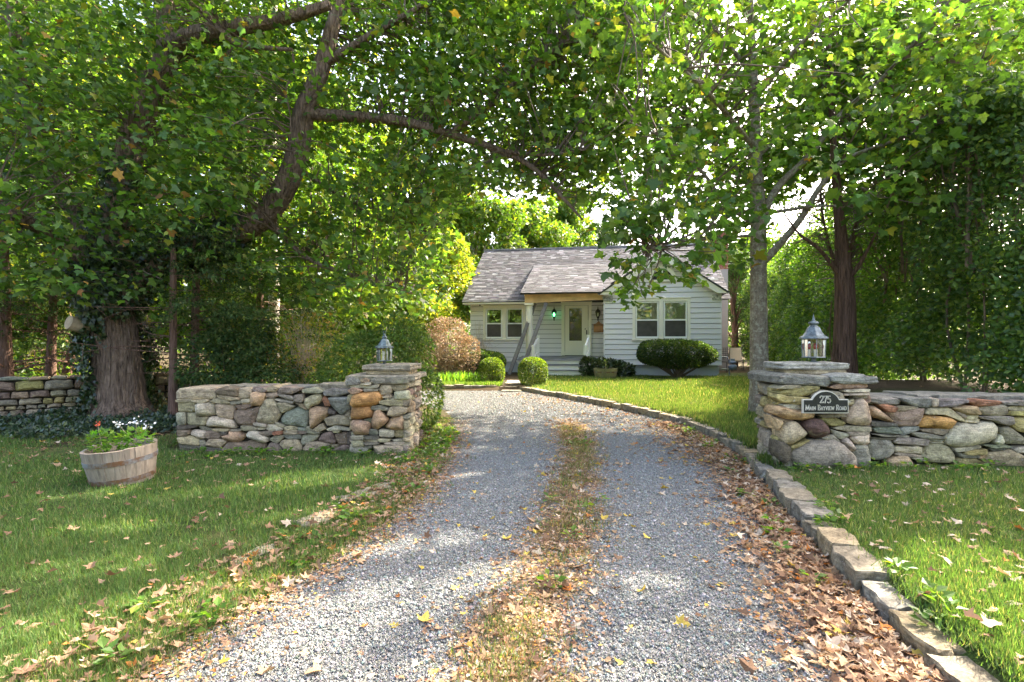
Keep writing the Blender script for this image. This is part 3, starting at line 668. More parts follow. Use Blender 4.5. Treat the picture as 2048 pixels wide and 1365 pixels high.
# ---- wall running off to the hedge side
wr_ = tag(empty('stone_wall', (4.6, 5.75, .1)), 'low stone wall with slate coping and rounded boulders in front of the tall hedge', 'wall', kind='thing')
YQ = 5.75
traced(wr_, '''S 110,240 300,235 500,240 490,300 300,310 110,270
S 500,230 920,235 910,330 820,350 640,320 520,270
S 975,250 1350,255 1330,290 1150,330 970,330
R 1370,280 1480,250 1790,275 1740,320 1480,330
S 1790,280 1960,275 1960,315 1800,310
L 920,240 965,240 965,320 925,330
S 1960,270 2048,270 2300,300 2290,335 1960,320
R 240,320 300,310 450,340 430,385 330,390 260,340
T 460,330 700,335 740,355 460,385
P 130,350 200,335 280,380 430,520 400,535 150,460
T 350,400 800,360 790,440 730,570 480,580 440,540
T 810,430 860,365 1130,350 1290,480 1280,520 1050,440 880,425
P 1150,350 1430,330 1510,430 1430,440 1290,430
G 1480,370 1600,330 1830,320 1840,430 1700,455 1540,430
L 1850,340 2160,335 2160,385 1860,380
Y 1850,400 2160,395 2160,450 1850,440
O 740,550 800,460 880,450 1100,480 1170,520 1120,605 860,600 740,590
D 140,520 430,545 440,570 150,575
S 170,610 250,585 470,590 500,640 480,670 200,655
K 510,610 560,595 740,595 750,630 640,670 520,685
T 765,620 1115,610 1110,650 1030,690 800,650
L 1065,730 1160,580 1250,545 1450,565 1560,530 1690,540 1750,610 1720,720 1600,790 1400,825 1200,835 1090,800
L 1305,450 1480,450 1470,490 1310,490
L 1300,500 1490,495 1480,535 1310,530
G 1200,400 1320,440 1300,480 1220,430
G 1510,465 1890,460 1900,540 1820,560 1700,520 1540,490
Y 1915,480 2160,470 2160,670 2000,640 1930,570
G 140,680 450,690 620,700 610,720 300,710
D 140,718 450,727 440,750 150,740
G 620,670 800,670 1060,710 1060,735 760,725
G 430,770 480,730 880,750 860,820 700,820 460,800
L 900,770 1040,770 1050,795 910,795
G 125,790 180,735 380,740 435,830 430,900 340,985 230,1000 140,980
G 890,745 1050,740 1060,765 900,765
L 455,900 470,845 770,845 785,920 600,920
L 450,940 500,920 760,945 750,960 560,960
T 785,920 870,815 1010,800 1110,840 1175,930 1160,1010 1080,1040 900,1030 810,980
L 1170,850 1500,830 1520,855 1330,885 1190,890
Y 1300,900 1400,885 1580,875 1575,925 1400,935 1310,925
P 345,1010 480,960 600,970 645,1040 640,1090 360,1080
L 650,980 790,985 820,1015 720,1010
Y 1170,1010 1250,980 1420,980 1550,1050 1400,1090 1200,1070
T 1560,1020 1600,920 1800,900 1890,880 2060,960 2060,1090 1800,1100 1600,1090
L 1690,770 1760,690 1800,760 1790,810 1720,810
G 1770,600 1890,600 2050,720 2060,800 1820,790 1780,680
G 1530,820 1800,815 1900,840 1650,850
D 1640,860 1850,850 1900,855 1800,880 1660,885
L 1920,880 1960,845 2160,855 2160,910 1960,910
P 1480,960 1550,950 1560,1000 1500,990
D 1180,900 1300,930 1480,945 1470,970 1240,965''', 1720, 760, 6.244, YQ, .80, .55)
rows(wr_, (5.55, YQ), 0, 0, 1.6, .1, .80, .08, .2, 'TGLPGY', .2, 0, .5)
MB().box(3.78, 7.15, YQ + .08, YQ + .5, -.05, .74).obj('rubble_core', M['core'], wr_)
for i, (a, b) in enumerate(((3.8, 4.35), (4.35, 4.9), (4.9, 5.5), (5.5, 6.2), (6.2, 7.15))):
    slab(wr_, [(a + .02, YQ + .10), (b - .01, YQ + .10), (b - .01, YQ + .56), (a + .02, YQ + .58)], .77, .845 + .012 * ((i * 2) % 3), SC['S'], .02)
# ---- old wall behind the big maple
wf_ = tag(empty('stone_wall', (-8.2, 9.6, 0)), 'shaded old stone wall running behind the big ivy-clad maple', 'wall', kind='thing')
fa, fb = np.array([-10.6, 8.45]), np.array([-6.0, 11.95]); fl = np.linalg.norm(fb - fa); fr_ = math.atan2(*(fb - fa)[::-1])
rows(wf_, fa, fr_, 0, fl, .0, .80, .045, .26, 'TGBGTSLY', .2, 0, .4)
nrm = np.array([-math.sin(fr_), math.cos(fr_)]); q = [fa + nrm * .08, fb + nrm * .08, fb + nrm * .42, fa + nrm * .42]
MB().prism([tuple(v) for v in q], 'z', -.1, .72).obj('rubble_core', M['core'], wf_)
# ---- kerb stones
def kerb(name, label, path, width, ztop, seed, z0=-.06, lo=.24, hi=.42):
    K = spline(path, 10); seg = np.linalg.norm(np.diff(K, axis=0), axis=1); s = np.concatenate([[0], np.cumsum(seg)])
    root = tag(empty(name, (*K[len(K) // 2], 0)), label, 'kerb'); t = 0.0; r = random.Random(seed)
    while t < s[-1] - .1:
        L_ = min(r.uniform(lo, hi), s[-1] - t); 
        def at(d): return np.array([np.interp(d, s, K[:, 0]), np.interp(d, s, K[:, 1])])
        a, b = at(t + .008), at(t + L_ - .008); d = (b - a) / np.linalg.norm(b - a); nn = np.array([d[1], -d[0]])
        if nn[0] + .6 * nn[1] < 0: nn = -nn
        w = width * r.uniform(.8, 1.25); dz = ztop * (1 - .35 * (1 - float(sstep(2.4, 3.6, a[1])))) + r.uniform(-.025, .012); o_ = r.uniform(-.015, .015)
        st = slab(root, [a + nn * o_, b + nn * o_, b + nn * (o_ + w), a + nn * (o_ + w)] if True else 0, z0, dz, (lambda k_, c_: [v * k_ for v in c_])(r.uniform(.65, .95), SC[r.choice('GSTGSG')]), .009)
        t += L_
    return root
kerb('stone_kerb', 'long curved kerb of upright stones edging the lawn along the driveway', KERB[::-1], .19, .135, 3)
kerb('stone_kerb', 'short stone kerb at the head of the driveway, below the box balls', [(-2.6, 15.75), (-1.6, 15.72), (-.9, 15.75), (-.35, 15.8)], .22, .17, 5)
# ---- flat stones set in the grass along the drive
for (px, py, w, h, lab) in ((640, 1033, .42, .2, 'flat grey stone in the grass, nearest the camera of the edging stones'), (722, 988, .40, .2, 'long flat edging stone in the grass, second from the camera'), (765, 970, .25, .16, 'small flat edging stone, touching the long one'), (822, 928, .40, .16, 'flat edging stone at the foot of the pier beside the drive'), (505, 1108, .3, .14, 'half-buried flat stone at the grass edge, closest to the camera corner')):
    Y = (EYE - .06) * F / (py - CY); X = gx(px, Y); c, s = math.cos(1.0), math.sin(1.0); z = float(hgt(X, Y))
    pts = [(X + a * c - b * s, Y + a * s + b * c) for a, b in ((-w / 2, -h / 2), (w / 2, -h / 2.4), (w / 2, h / 2), (-w / 2.2, h / 2))]
    o = slab(None, pts, z - .05, z + .018, SC['G'], .02); o.name = 'edging_stone'; tag(o, lab, 'stone', 'edging stones')
# ---- path slabs to the steps
for i, (px, Y, zt_, w, h) in enumerate(((1022, 15.45, .05, .55, .22), (1018, 16.0, .12, .5, .24), (1026, 16.6, .172, .5, .26), (1032, 17.3, .176, .6, .35))):
    X = gx(px, Y); o = slab(None, [(X - w / 2, Y - h), (X + w / 2, Y - h * .9), (X + w / 2.1, Y + h), (X - w / 2.1, Y + h * .9)], zt_ - .1, zt_, SC['G'], .03)
    o.name = 'path_slab'; tag(o, ['front path slab beside the gravel, between the box balls', 'second pale path slab from the gravel', 'third pale path slab from the gravel', 'path slab nearest the porch steps'][i], 'paving slab', 'path slabs')
# ================================================================== HOUSE (local axes: u right along the front, v back, z up)
TH = math.radians(10); cT, sT = math.cos(TH), math.sin(TH); OX, OY = 3.53, 20.7; GH = .16
def U(px, v):
    r = (px - CX) / F; return (r * (OY + cT * v) - OX - sT * v) / (cT + r * sT)
def Ydep(u, v): return OY - sT * u + cT * v
def ZH(py, u, v): return EYE - (py - CY) * Ydep(u, v) / F
def HW(u, v, z=0.0): return np.array([OX + cT * u + sT * v, OY - sT * u + cT * v, z])
house = tag(empty('cottage', (OX, OY, 0), -TH), 'small grey clapboard cottage with shingled roof, front gable and unfinished porch', 'house')
def hp(mb, name, m, parent=None, smooth=False, kind=None):
    return mb.obj(name, M[m] if isinstance(m, str) else m, parent or house, smooth, local=True, kind=kind)
VM, UL, UR, WL, WR = 1.5, -5.66, 4.6, 0.0, 4.28            # main wall plane, main ends, wing ends
ZS = .58; TANP = .675; APU = (WL + WR) / 2 ; ZEW = 3.36; APZ = ZEW + TANP * (WR - WL) / 2 + .02
def zmain(v): return 3.15 + TANP * (v - 1.2)
VR = 5.4; ZR = zmain(VR)
# foundation and inner shell (closed box, dark inside)
f_ = MB().box(WL + .12, WR - .12, .12, VM + .3, -.2, ZS + .02); hp(f_, 'foundation', 'found')
f_ = MB().box(UL + .1, UR - .1, VM + .1, 9.3, -.2, ZS + .02); hp(f_, 'foundation', 'found')
def wallpoly(name, poly, axis, a0, a1, m): 
    mb = MB().prism(poly, axis, a0, a1); return hp(mb, name, m)
# windows: (u0,u1,z0,z1) casing outer
WWIN = (U(1265, 0), U(1381, 0), ZH(681, 2.1, 0), ZH(597, 2.1, 0))
LWIN = (U(966, VM), U(1051, VM), ZH(681, -4.3, VM), ZH(612, -4.3, VM))
uD0, uD1 = U(1123, VM), U(1183, VM); DZ0, DZ1 = .84, ZH(606, -1, VM)
def wallholes(name, u0, u1, z0, z1, v0, v1, holes, m):
    """solid wall slab in pieces round rectangular holes"""
    mb = MB(); us = sorted({u0, u1, *[h[0] for h in holes], *[h[1] for h in holes]})
    for a, b in zip(us[:-1], us[1:]):
        hh = [h for h in holes if h[0] <= a + 1e-6 and h[1] >= b - 1e-6]; z = z0
        for h in sorted(hh, key=lambda t: t[2]):
            mb.box(a, b, v0, v1, z, h[2]); z = h[3]
        mb.box(a, b, v0, v1, z, z1)
    return hp(mb, name, m)
wi = lambda w, e=.09: (w[0] + e, w[1] - e, w[2] + e, w[3] - e)
wallholes('wall', WL + .02, WR - .02, ZS, ZEW, .05, .17, [wi(WWIN)], 'tar_lap_shade')  # near-black backing, seen between boards as painted lap shadow
hp(MB().prism([(WL + .02, ZEW), (WR - .02, ZEW), (APU, APZ - .05)], 'y', .05, .17), 'wall', 'tar_lap_shade')
hp(MB().box(WL + .02, WL + .15, .18, VM, ZS, ZEW), 'wall', 'siding'); hp(MB().box(WR - .15, WR - .02, .18, VM + .2, ZS, ZEW), 'wall', 'siding')
wallholes('wall', UL + .02, WL + .3, ZS, 3.3, VM + .05, VM + .2, [wi(LWIN), (uD0 + .3, uD1 - .3, DZ0, DZ1 - .2)], 'tar_lap_shade')  # same dark backing, its colour stands in for shade between the boards
hp(MB().prism([(VM + .06, ZS), (9.3, ZS), (9.3, zmain(1.5)), (VR, ZR - .12), (VM + .06, zmain(VM) - .12)], 'x', UL + .02, UL + .18), 'wall', 'siding')
hp(MB().prism([(VM + .06, ZS), (9.3, ZS), (9.3, zmain(1.5)), (VR, ZR - .12), (VM + .06, zmain(VM) - .12)], 'x', UR - .18, UR - .02), 'wall', 'siding')
hp(MB().box(UL + .2, UR - .2, 9.15, 9.3, ZS, zmain(1.5)), 'wall', 'siding')
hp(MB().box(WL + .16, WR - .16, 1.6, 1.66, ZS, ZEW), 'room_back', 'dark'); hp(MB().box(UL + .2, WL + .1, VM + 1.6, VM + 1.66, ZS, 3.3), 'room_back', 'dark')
# clapboards, one object each
def board(u0, u1, z0, z1, v, slope=None):
    a0 = u0; a1 = u1; b0, b1 = u0, u1
    if slope: a0, a1, b0, b1 = slope
    o = .034; g = .016; V = [(a0, v - o, z0), (a1, v - o, z0), (b1, v - .012, z1 - g), (b0, v - .012, z1 - g), (a0, v + .02, z0), (a1, v + .02, z0), (b1, v + .02, z1 - g), (b0, v + .02, z1 - g)]  # boards stop short so the dark backing draws a shadow line
    mb = MB().add(V, [[0, 1, 2, 3], [5, 4, 7, 6], [4, 5, 1, 0], [3, 2, 6, 7], [4, 0, 3, 7], [1, 5, 6, 2]]); hp(mb, 'clapboard', 'siding')
EXP = .1955; z = ZS - .03
while z < APZ - .18:
    z1 = z + EXP
    if z1 <= ZEW - .12 + .001 or z < ZEW - .15:
        segs = [(WL - .01, WR + .01)]
        for w in (WWIN,):
            if z1 > w[2] + .01 and z < w[3] - .01: segs = [(WL - .01, w[0] + .02), (w[1] - .02, WR + .01)]
        for s in segs: board(*s, z, z1, .05)
        if len(segs) > 1 and z < WWIN[2] - .03: board(WWIN[0] + .02, WWIN[1] - .02, z, WWIN[2] + .02, .05)
        if len(segs) > 1 and z1 > WWIN[3] + .03: board(WWIN[0] + .02, WWIN[1] - .02, WWIN[3] - .01, z1, .05)
    else:
        ins = lambda zz: (zz - ZEW) / TANP + .02
        board(0, 0, z, z1, .05, (WL + max(0, ins(z)), WR - max(0, ins(z)), WL + max(0, ins(z1)), max(WR - ins(z1), WL + ins(z1) + .01)))
    z = z1
z = ZS
while z < 3.02:
    z1 = min(z + EXP, 3.06); cuts = []
    if z1 > LWIN[2] + .01 and z < LWIN[3] - .01: cuts.append((LWIN[0] + .02, LWIN[1] - .02))
    if z1 > DZ0 and z < DZ1: cuts.append((uD0 + .02, uD1 - .02))
    s = UL - .01
    for a, b in sorted(cuts): board(s, a, z, z1, VM + .05); s = b
    board(s, WL + .02, z, z1, VM + .05)
    if z < LWIN[2] - .03 < z1 - .03: board(LWIN[0] + .02, LWIN[1] - .02, z, LWIN[2] + .02, VM + .05)
    z = z1
z = ZS - .03
while z < ZEW - .05:           # porch-side face of the wing
    z1 = z + EXP; V = [(-.034, .02, z), (-.034, VM, z), (-.006, VM, z1 + .012), (-.006, .02, z1 + .012), (.03, .02, z), (.03, VM, z), (.03, VM, z1 + .012), (.03, .02, z1 + .012)]
    hp(MB().add(V, [[1, 0, 3, 2], [4, 5, 6, 7], [5, 4, 0, 1], [2, 3, 7, 6], [0, 4, 7, 3], [5, 1, 2, 6]]), 'clapboard', 'siding'); z = z1
# ---- windows
def window(w, v, upper, label=None, n=2):
    u0, u1, z0, z1 = w; t = .105; mul = .16; mb = MB(); vf = v - .045
    mb.box(u0, u1, vf, v + .10, z1 - t, z1); mb.box(u0 - .015, u1 + .015, vf - .03, v + .10, z0, z0 + t * .7)
    mb.box(u0, u0 + t, vf, v + .10, z0 + t * .7, z1 - t); mb.box(u1 - t, u1, vf, v + .10, z0 + t * .7, z1 - t)
    um = (u0 + u1) / 2; mb.box(um - mul / 2, um + mul / 2, vf, v + .10, z0 + t * .7, z1 - t)
    mb.box(u0 - .02, u1 + .02, vf - .025, vf + .02, z1 + .002, z1 + .03)
    win = hp(mb, 'window', 'trim')
    if label: win['label'] = label
    zb, zt = z0 + t * .7, z1 - t; zm = (zb + zt) / 2 - .01; s = .05
    for a, b in ((u0 + t, um - mul / 2), (um + mul / 2, u1 - t)):
        fr = MB(); a += .012; b -= .012
        for q0, q1, r0, r1 in ((a, b, zt - s - .01, zt - .01), (a, b, zb + .01, zb + s + .02), (a, a + s, zb + s + .02, zt - s - .01), (b - s, b, zb + s + .02, zt - s - .01), (a + s, b - s, zm - .025, zm + .03)): fr.box(q0, q1, v - .02, v + .06, r0, r1)
        hp(fr, 'sash', 'vinyl', win)
        hp(MB().box(a + s, b - s, v + .018, v + .024, zm + .03, zt - s - .01), 'pane', 'glass', win)
        hp(MB().box(a + s, b - s, v + .008, v + .012, zb + s + .02, zm - .025), 'pane', 'screen', win)
        if upper == 'blind':
            hp(MB().box(a + s - .01, b - s + .01, v + .05, v + .065, zm - .02, zt - .03), 'blind', 'blind', win)
        else:
            hp(MB().box(a + s - .01, a + s + .07, v + .10, v + .12, zb, zt), 'curtain', 'curtain', win)
window(WWIN, .05, 'blind', 'double window with pale blinds in the front gable'); window(LWIN, VM + .05, 'curtain', 'double window behind the clipped yew')
# ---- trims
hp(MB().box(UL - .02, U(1050, VM) + .35, VM - .03, VM + .05, 3.0, 3.17), 'frieze_board', 'trim')
hp(MB().box(UL - .25, -3.1, 1.14, 1.20, 3.0, 3.145), 'eave_fascia', 'trim'); hp(MB().box(UL - .22, -3.1, 1.2, VM + .02, 2.995, 3.02), 'soffit', 'trim')
def roofplane(mb, pts, th=.05):
    p = [Vector(q) for q in pts]; n = (p[1] - p[0]).cross(p[2] - p[0]).normalized()
    if n.z < 0: p = p[::-1]; n = -n
    k = len(p); V = p + [q - n * th for q in p]
    return mb.add(V, [list(range(k)), list(range(2 * k - 1, k - 1, -1))] + [[i, k + i, k + (i + 1) % k, (i + 1) % k] for i in range(k)])
ru0, ru1 = UL - .27, 4.85
roof = hp(roofplane(roofplane(MB(), [(ru0, 1.12, zmain(1.12)), (ru1, 1.12, zmain(1.12)), (ru1, VR, ZR), (ru0, VR, ZR)]), [(ru0, VR + .01, ZR), (ru1, VR + .01, ZR), (ru1, 9.7, zmain(1.1)), (ru0, 9.7, zmain(1.1))]), 'roof', 'tar_lap_shade')
roofplane_w = MB(); wz = lambda u: ZEW + TANP * (u - WL) if u < APU else ZEW + TANP * (WR - u)
vj = 1.2 + (APZ + .03 - 3.15) / TANP
roofplane(roofplane_w, [(WL - .22, -.22, ZEW - .12), (APU, -.22, APZ + .03), (APU, vj + .2, APZ + .03), (WL - .22, 1.6, ZEW - .12)])
roofplane(roofplane_w, [(APU, -.22, APZ + .031), (WR + .22, -.22, ZEW - .119), (WR + .22, 1.6, ZEW - .119), (APU, vj + .2, APZ + .031)]); hp(roofplane_w, 'gable_roof', 'tar_lap_shade')
pz = lambda v: 3.40 + .40 * v
hp(roofplane(MB(), [(-3.22, -.2, pz(-.2)), (.25, -.2, pz(-.2)), (.25, 3.9, pz(3.9) - .03), (-3.22, 3.9, pz(3.9) - .03)], .06), 'porch_roof', 'tar_lap_shade')
hp(MB().prism([(.05, pz(.05) - .07), (VM + .02, pz(VM) - .07), (VM + .02, 3.02), (.05, 3.34)], 'x', -3.15, -3.10), 'porch_cheek', 'trim')
hp(MB().box(-3.12, -.05, .3, VM, 3.2, 3.23), 'porch_ceiling', 'trim')
# rake boards on the gable
def rake(s):
    a = (WL - .24 if s < 0 else WR + .24); tip = (APU, APZ + .005); base = (a, ZEW - .15); w = .27
    p = [base, tip, (tip[0], tip[1] - w * 1.2), (a + (-s) * .42, ZEW - .15)]
    hp(MB().prism(p if s < 0 else p[::-1], 'y', -.20, -.02), 'rake_board', 'trim')
rake(-1); rake(1)
hp(MB().prism([(WL - .1, 3.17), (WL + .33, 3.17), (WL + .33, 2.97), (WL - .0, 2.97)], 'y', -.012, .03), 'bare_sheathing', plain('bare_sheathing', (.30, .29, .28), .9, nscale=15, namt=.4))
hp(MB().prism([(WR - .33, 3.17), (WR + .0, 3.17), (WR + .0, 2.98), (WR - .33, 2.98)], 'y', -.012, .03), 'bare_sheathing', plain('patched_sheathing', (.48, .47, .45), .9, nscale=15, namt=.4))
# half-round attic vent
def arc(r, n=14): return [(APU + .02 + r * math.cos(math.pi * i / n), ZH(560, 2.1, 0) + r * math.sin(math.pi * i / n)) for i in range(n + 1)]
o_, i_ = arc(.52), arc(.38); ring_ = MB()
for k in range(14): ring_.prism([o_[k], o_[k + 1], i_[k + 1], i_[k]], 'y', -.03, .05)
zc = ZH(560, 2.1, 0); ring_.box(APU + .02 - .52, APU + .02 + .52, -.035, .05, zc - .07, zc)
vent = hp(ring_, 'attic_vent', 'trim'); hp(MB().prism(i_, 'y', .012, .03), 'louvre_back', 'dark', vent)
hp(MB().box(APU - .005, APU + .045, -.01, .010, zc, zc + .38), 'mullion', 'white', vent); hp(MB().box(APU - .34, APU + .38, -.008, .009, zc + .15, zc + .18), 'mullion', 'white', vent)
# ---- shingles (too small to pick apart singly): real lapped pieces in one part per slope
def shingles(parent, p0, du, dv, rows_, expo, edge, lift=.0):
    """p0 origin at eave-left, du unit along, dv unit upslope; edge(row)->(a,b)"""
    p0, du, dv = map(lambda q: np.array(q, float), (p0, du, dv)); nn = np.cross(du, dv); nn = nn if nn[2] > 0 else -nn
    V, Fa, Cc = [], [], []; base = np.array([.078, .079, .082])
    for r in range(rows_):
        a, b = edge(r)
        if b - a < .05: continue
        s = a - rng.uniform(0, .2); tone = rng.normal(1, .10)
        while s < b:
            w = rng.choice([.15, .2, .25, .32]) ; e0, e1 = max(s, a), min(s + w - .004, b); s += w
            if e1 - e0 < .02: continue
            t0, t1 = r * expo - .02, (r + 1) * expo + .05; h0 = .022 + rng.normal(0, .003) + lift; h1 = .004 + lift
            q = [p0 + du * e0 + dv * t0 + nn * h0, p0 + du * e1 + dv * (t0 + rng.normal(0, .004)) + nn * h0, p0 + du * e1 + dv * t1 + nn * h1, p0 + du * e0 + dv * t1 + nn * h1]
            lo = [q[0] - nn * .016, q[1] - nn * .016]; n = len(V); V += q + lo
            Fa += [[n, n + 1, n + 2, n + 3], [n + 4, n + 5, n + 1, n], [n + 4, n, n + 3, n + 3][:3], [n + 1, n + 5, n + 2]]
            k = tone * rng.lognormal(0, .36); c = np.clip(base * k * (1 + rng.normal(0, .03, 3)), .05, .7); Cc += [c] * 6
    return obj('shingles', V, Fa, M['shingle'], parent, np.array(Cc), local=True, kind='stuff')
cp, sp = 1 / math.hypot(1, TANP), TANP / math.hypot(1, TANP); L_ = (VR - 1.12) / cp
shingles(roof, (0, 1.12, zmain(1.12)), (1, 0, 0), (0, cp, sp), int(L_ / .13), .13, lambda r: (ru0, ru1))
shingles(roof, (0, 9.7, zmain(1.1)), (1, 0, 0), (0, -cp, sp), int(L_ / .26), .26, lambda r: (ru0, ru1))
hp(MB().box(ru0, ru1, VR - .09, VR + .09, ZR - .03, ZR + .035), 'ridge_cap', plain('ridge_cap', (.25, .235, .23), .9, nscale=6, namt=.3), roof)
cq, sq = 1 / math.hypot(1, .40), .40 / math.hypot(1, .40)
shingles(house, (0, -.2, pz(-.2)), (1, 0, 0), (0, cq, sq), int(4.08 / cq / .13), .13, lambda r: (-3.22, .25 + .6 * max(0, r * .13 * cq - 1)))
nw = int((APU - WL + .22) / cp / .13)
def wedge(r, side):
    d = r * .13 * cp; z_ = ZEW - .12 + d * TANP; return (-.22, max(-.2, 1.2 + (z_ - 3.15) / TANP + .1))
shingles(house, (WL - .22, 0, ZEW - .12), (0, 1, 0), (cp, 0, sp), nw, .13, lambda r: wedge(r, 0)); shingles(house, (WR + .22, 0, ZEW - .119), (0, 1, 0), (-cp, 0, sp), nw, .13, lambda r: wedge(r, 1))
# ---- porch: deck, steps, beam, column, rails
u_l = U(1033, -.05); dz0, dz1 = .72, .845
for k in range(13):                                          # deck boards run along the house
    v0 = -.12 + k * .125; z0_ = dz0 + (dz1 - dz0) * k / 13
    hp(MB().box(u_l, -.04, v0, v0 + .119, z0_ - .03, z0_), 'deck_board', 'deck')
hp(MB().box(u_l + .04, -.04, -.08, -.04, dz0 - .16, dz0 - .032), 'deck_fascia', 'white'); hp(MB().box(u_l + .04, u_l + .08, -.04, VM, dz0 - .16, dz0 - .034), 'deck_fascia', 'white')
for a in (u_l + .06, -1.6, -.1): hp(MB().box(a, a + .12, .05, .2, -.1, dz0 - .04), 'pier_block', 'found')
us0, us1 = U(1083, -.4), U(1168, -.4)
for k, zt in enumerate((.535, .36)):
    v1 = -.08 - .29 * k; hp(MB().box(us0, us1, v1 - .31, v1 - .002, zt - .035, zt), 'tread', 'deck'); hp(MB().box(us0 + .02, us1 - .02, v1 - .285, v1 - .25, zt - .18 if k == 0 else GH - .05, zt - .037), 'riser', 'white')
ub0, ub1 = U(1050, .1), -.03
hp(MB().add([(ub0, .02, 2.94), (ub1, .02, 3.04), (ub1, .14, 3.04), (ub0, .14, 2.94), (ub0, .02, 3.31), (ub1, .02, 3.36), (ub1, .14, 3.36), (ub0, .14, 3.31)], [[0, 3, 2, 1], [4, 5, 6, 7], [0, 1, 5, 4], [2, 3, 7, 6], [0, 4, 7, 3], [1, 2, 6, 5]]), 'porch_beam', 'lumber')
hp(MB().box(ub0, ub0 + .05, .15, VM, 2.98, 3.28), 'porch_beam', 'lumber')
uc = U(1059, .15)
col_ = MB().lathe([(.19, 0), (.19, .07), (.165, .09), (.165, .14), (.145, .17), (.148, .9), (.138, 1.6), (.122, 2.02), (.135, 2.03), (.135, 2.06), (.125, 2.08), (.16, 2.13), (.165, 2.14)], (uc, .12, dz0 + .012), 20); col_.box(uc - .18, uc + .18, -.06, .30, 2.865, 2.935)
hp(col_, 'porch_column', 'trim', smooth=False)
def newel(u, v, z0, z1):
    mb = MB().box(u - .05, u + .05, v - .05, v + .05, z0, z1 - .05); mb.box(u - .065, u + .065, v - .065, v + .065, z1 - .05, z1 - .02); mb.box(u - .045, u + .045, v - .045, v + .045, z1 - .02, z1 + .01); hp(mb, 'newel_post', 'white')
for pa, pb in (((1066, 691), (1076, 672)), ((1170, 691), (1177, 671))):
    ua, ub = U(pa[0], -.72), U(pb[0], -.05); za, zb = ZH(pa[1], ua, -.72), ZH(pb[1], ub, -.05)
    newel(ua, -.72, .1, za); newel(ub, -.05, dz0, zb)
    hp(MB().bar((ua, -.66, za - .09), (ub, -.11, zb - .12), .05, .09), 'handrail', 'white'); hp(MB().bar((ua, -.66, za - .55), (ub, -.11, zb - .6), .04, .07), 'handrail', 'white')
    for k in range(1, 4):
        t = k / 4; vv = -.66 + .55 * t; uu = ua + (ub - ua) * t; zz = za - .09 + (zb - .12 - za + .09) * t; hp(MB().box(uu - .018, uu + .018, vv - .018, vv + .018, zz - .48, zz - .04), 'baluster', 'white')
# ---- door
vd = VM + .04; cas = MB(); cw = .13
cas.box(uD0, uD0 + cw, vd - .07, vd + .1, .85, DZ1); cas.box(uD1 - cw, uD1, vd - .07, vd + .1, .85, DZ1); cas.box(uD0 + cw, uD1 - cw, vd - .07, vd + .1, DZ1 - .10, DZ1); cas.box(uD0 - .02, uD1 + .02, vd - .10, vd + .05, DZ1 + .002, DZ1 + .05)
cas.box(uD0 - .015, uD0 + cw + .015, vd - .085, vd - .071, .85, 1.02); cas.box(uD1 - cw - .015, uD1 + .015, vd - .085, vd - .071, .85, 1.02)
hp(cas, 'door_casing', 'trim')
a, b, zt = uD0 + cw + .015, uD1 - cw - .015, DZ1 - .11; z0 = .86; gz0, gz1 = ZH(682, -1, VM), ZH(617, -1, VM); st = .17
a += .0; dr = MB(); dr.box(a, a + st, vd - .02, vd + .03, z0, zt); dr.box(b - st - .08, b, vd - .02, vd + .03, z0, zt); dr.box(a + st, b - st - .08, vd - .02, vd + .03, gz1, zt); dr.box(a + st, b - st - .08, vd - .02, vd + .03, z0, gz0)
door = hp(dr, 'door', 'trim'); door['label'] = 'cream front door with a tall glass panel'
hp(MB().box(a + st, b - st - .08, vd + .0, vd + .006, gz0, gz1), 'pane', 'glassd', door); hp(MB().box(a + st - .02, b - st - .06, vd + .09, vd + .10, gz0 - .1, gz1 + .1), 'inner_door', plain('inner_door', (.10, .055, .032), .6, nscale=4, namt=.2), door)
hp(MB().box(a + st + .03, a + st + .30, vd + .06, vd + .065, gz1 - .55, gz1 - .35), 'notice', 'dark', door)
hp(MB().box(a + st - .03, b - st - .05, vd - .028, vd - .021, z0 + .14, gz0 - .13), 'kick_panel', 'trim', door)
hp(MB().box(b - .075, b - .035, vd - .06, vd - .021, 1.72, 1.90), 'handle', 'iron', door); hp(MB().lathe([(.022, 0), (.026, .02), (.014, .04)], (b - .11, vd - .05, 1.93), 8), 'handle', 'iron', door)
# ---- chimney on the far gable end (bricks as parts)
cu0, cu1, cv0, cv1 = 4.88, 5.5, 4.7, 5.6; ch = hp(MB().box(cu0 + .012, cu1 - .012, cv0 + .012, cv1 - .012, .0, 6.45), 'chimney', 'mortar', roof)
bm = MB().box(-.1, .1, -.05, .05, -.031, .031).V; bme = npmesh('brick', bm, MB().box(-.1, .1, -.05, .05, -.031, .031).F, M['brick'])
z = 4.7; r = 0
while z < 6.42:
    for v_, along in ((cv0, 'u'),):
        u = cu0 - (.105 if r % 2 else 0)
        while u < cu1 - .02:
            c0, c1 = max(u, cu0), min(u + .2, cu1)
            if c1 - c0 > .05:
                bo = bpy.data.objects.new('brick', bme); COL.objects.link(bo); bo.parent = ch; bo.location = ((c0 + c1) / 2, v_ + .045, z + .033); bo.scale = ((c1 - c0) / .2, 1, 1)
            u += .21
        v = cv0 + .1 + (.1 if r % 2 else 0)
        while v < cv1 - .1:
            bo = bpy.data.objects.new('brick', bme); COL.objects.link(bo); bo.parent = ch; bo.location = (cu0 + .045, v + .1, z + .033); bo.rotation_euler = (0, 0, math.pi / 2); v += .21
    z += .072; r += 1
# ================================================================== THINGS AT THE HOUSE
def world_empty(name, u, v, z): return empty(name, tuple(HW(u, v, z)), -TH)
def lp(mb, name, m, parent, smooth=False): return mb.obj(name, M[m] if isinstance(m, str) else m, parent, smooth, local=True)
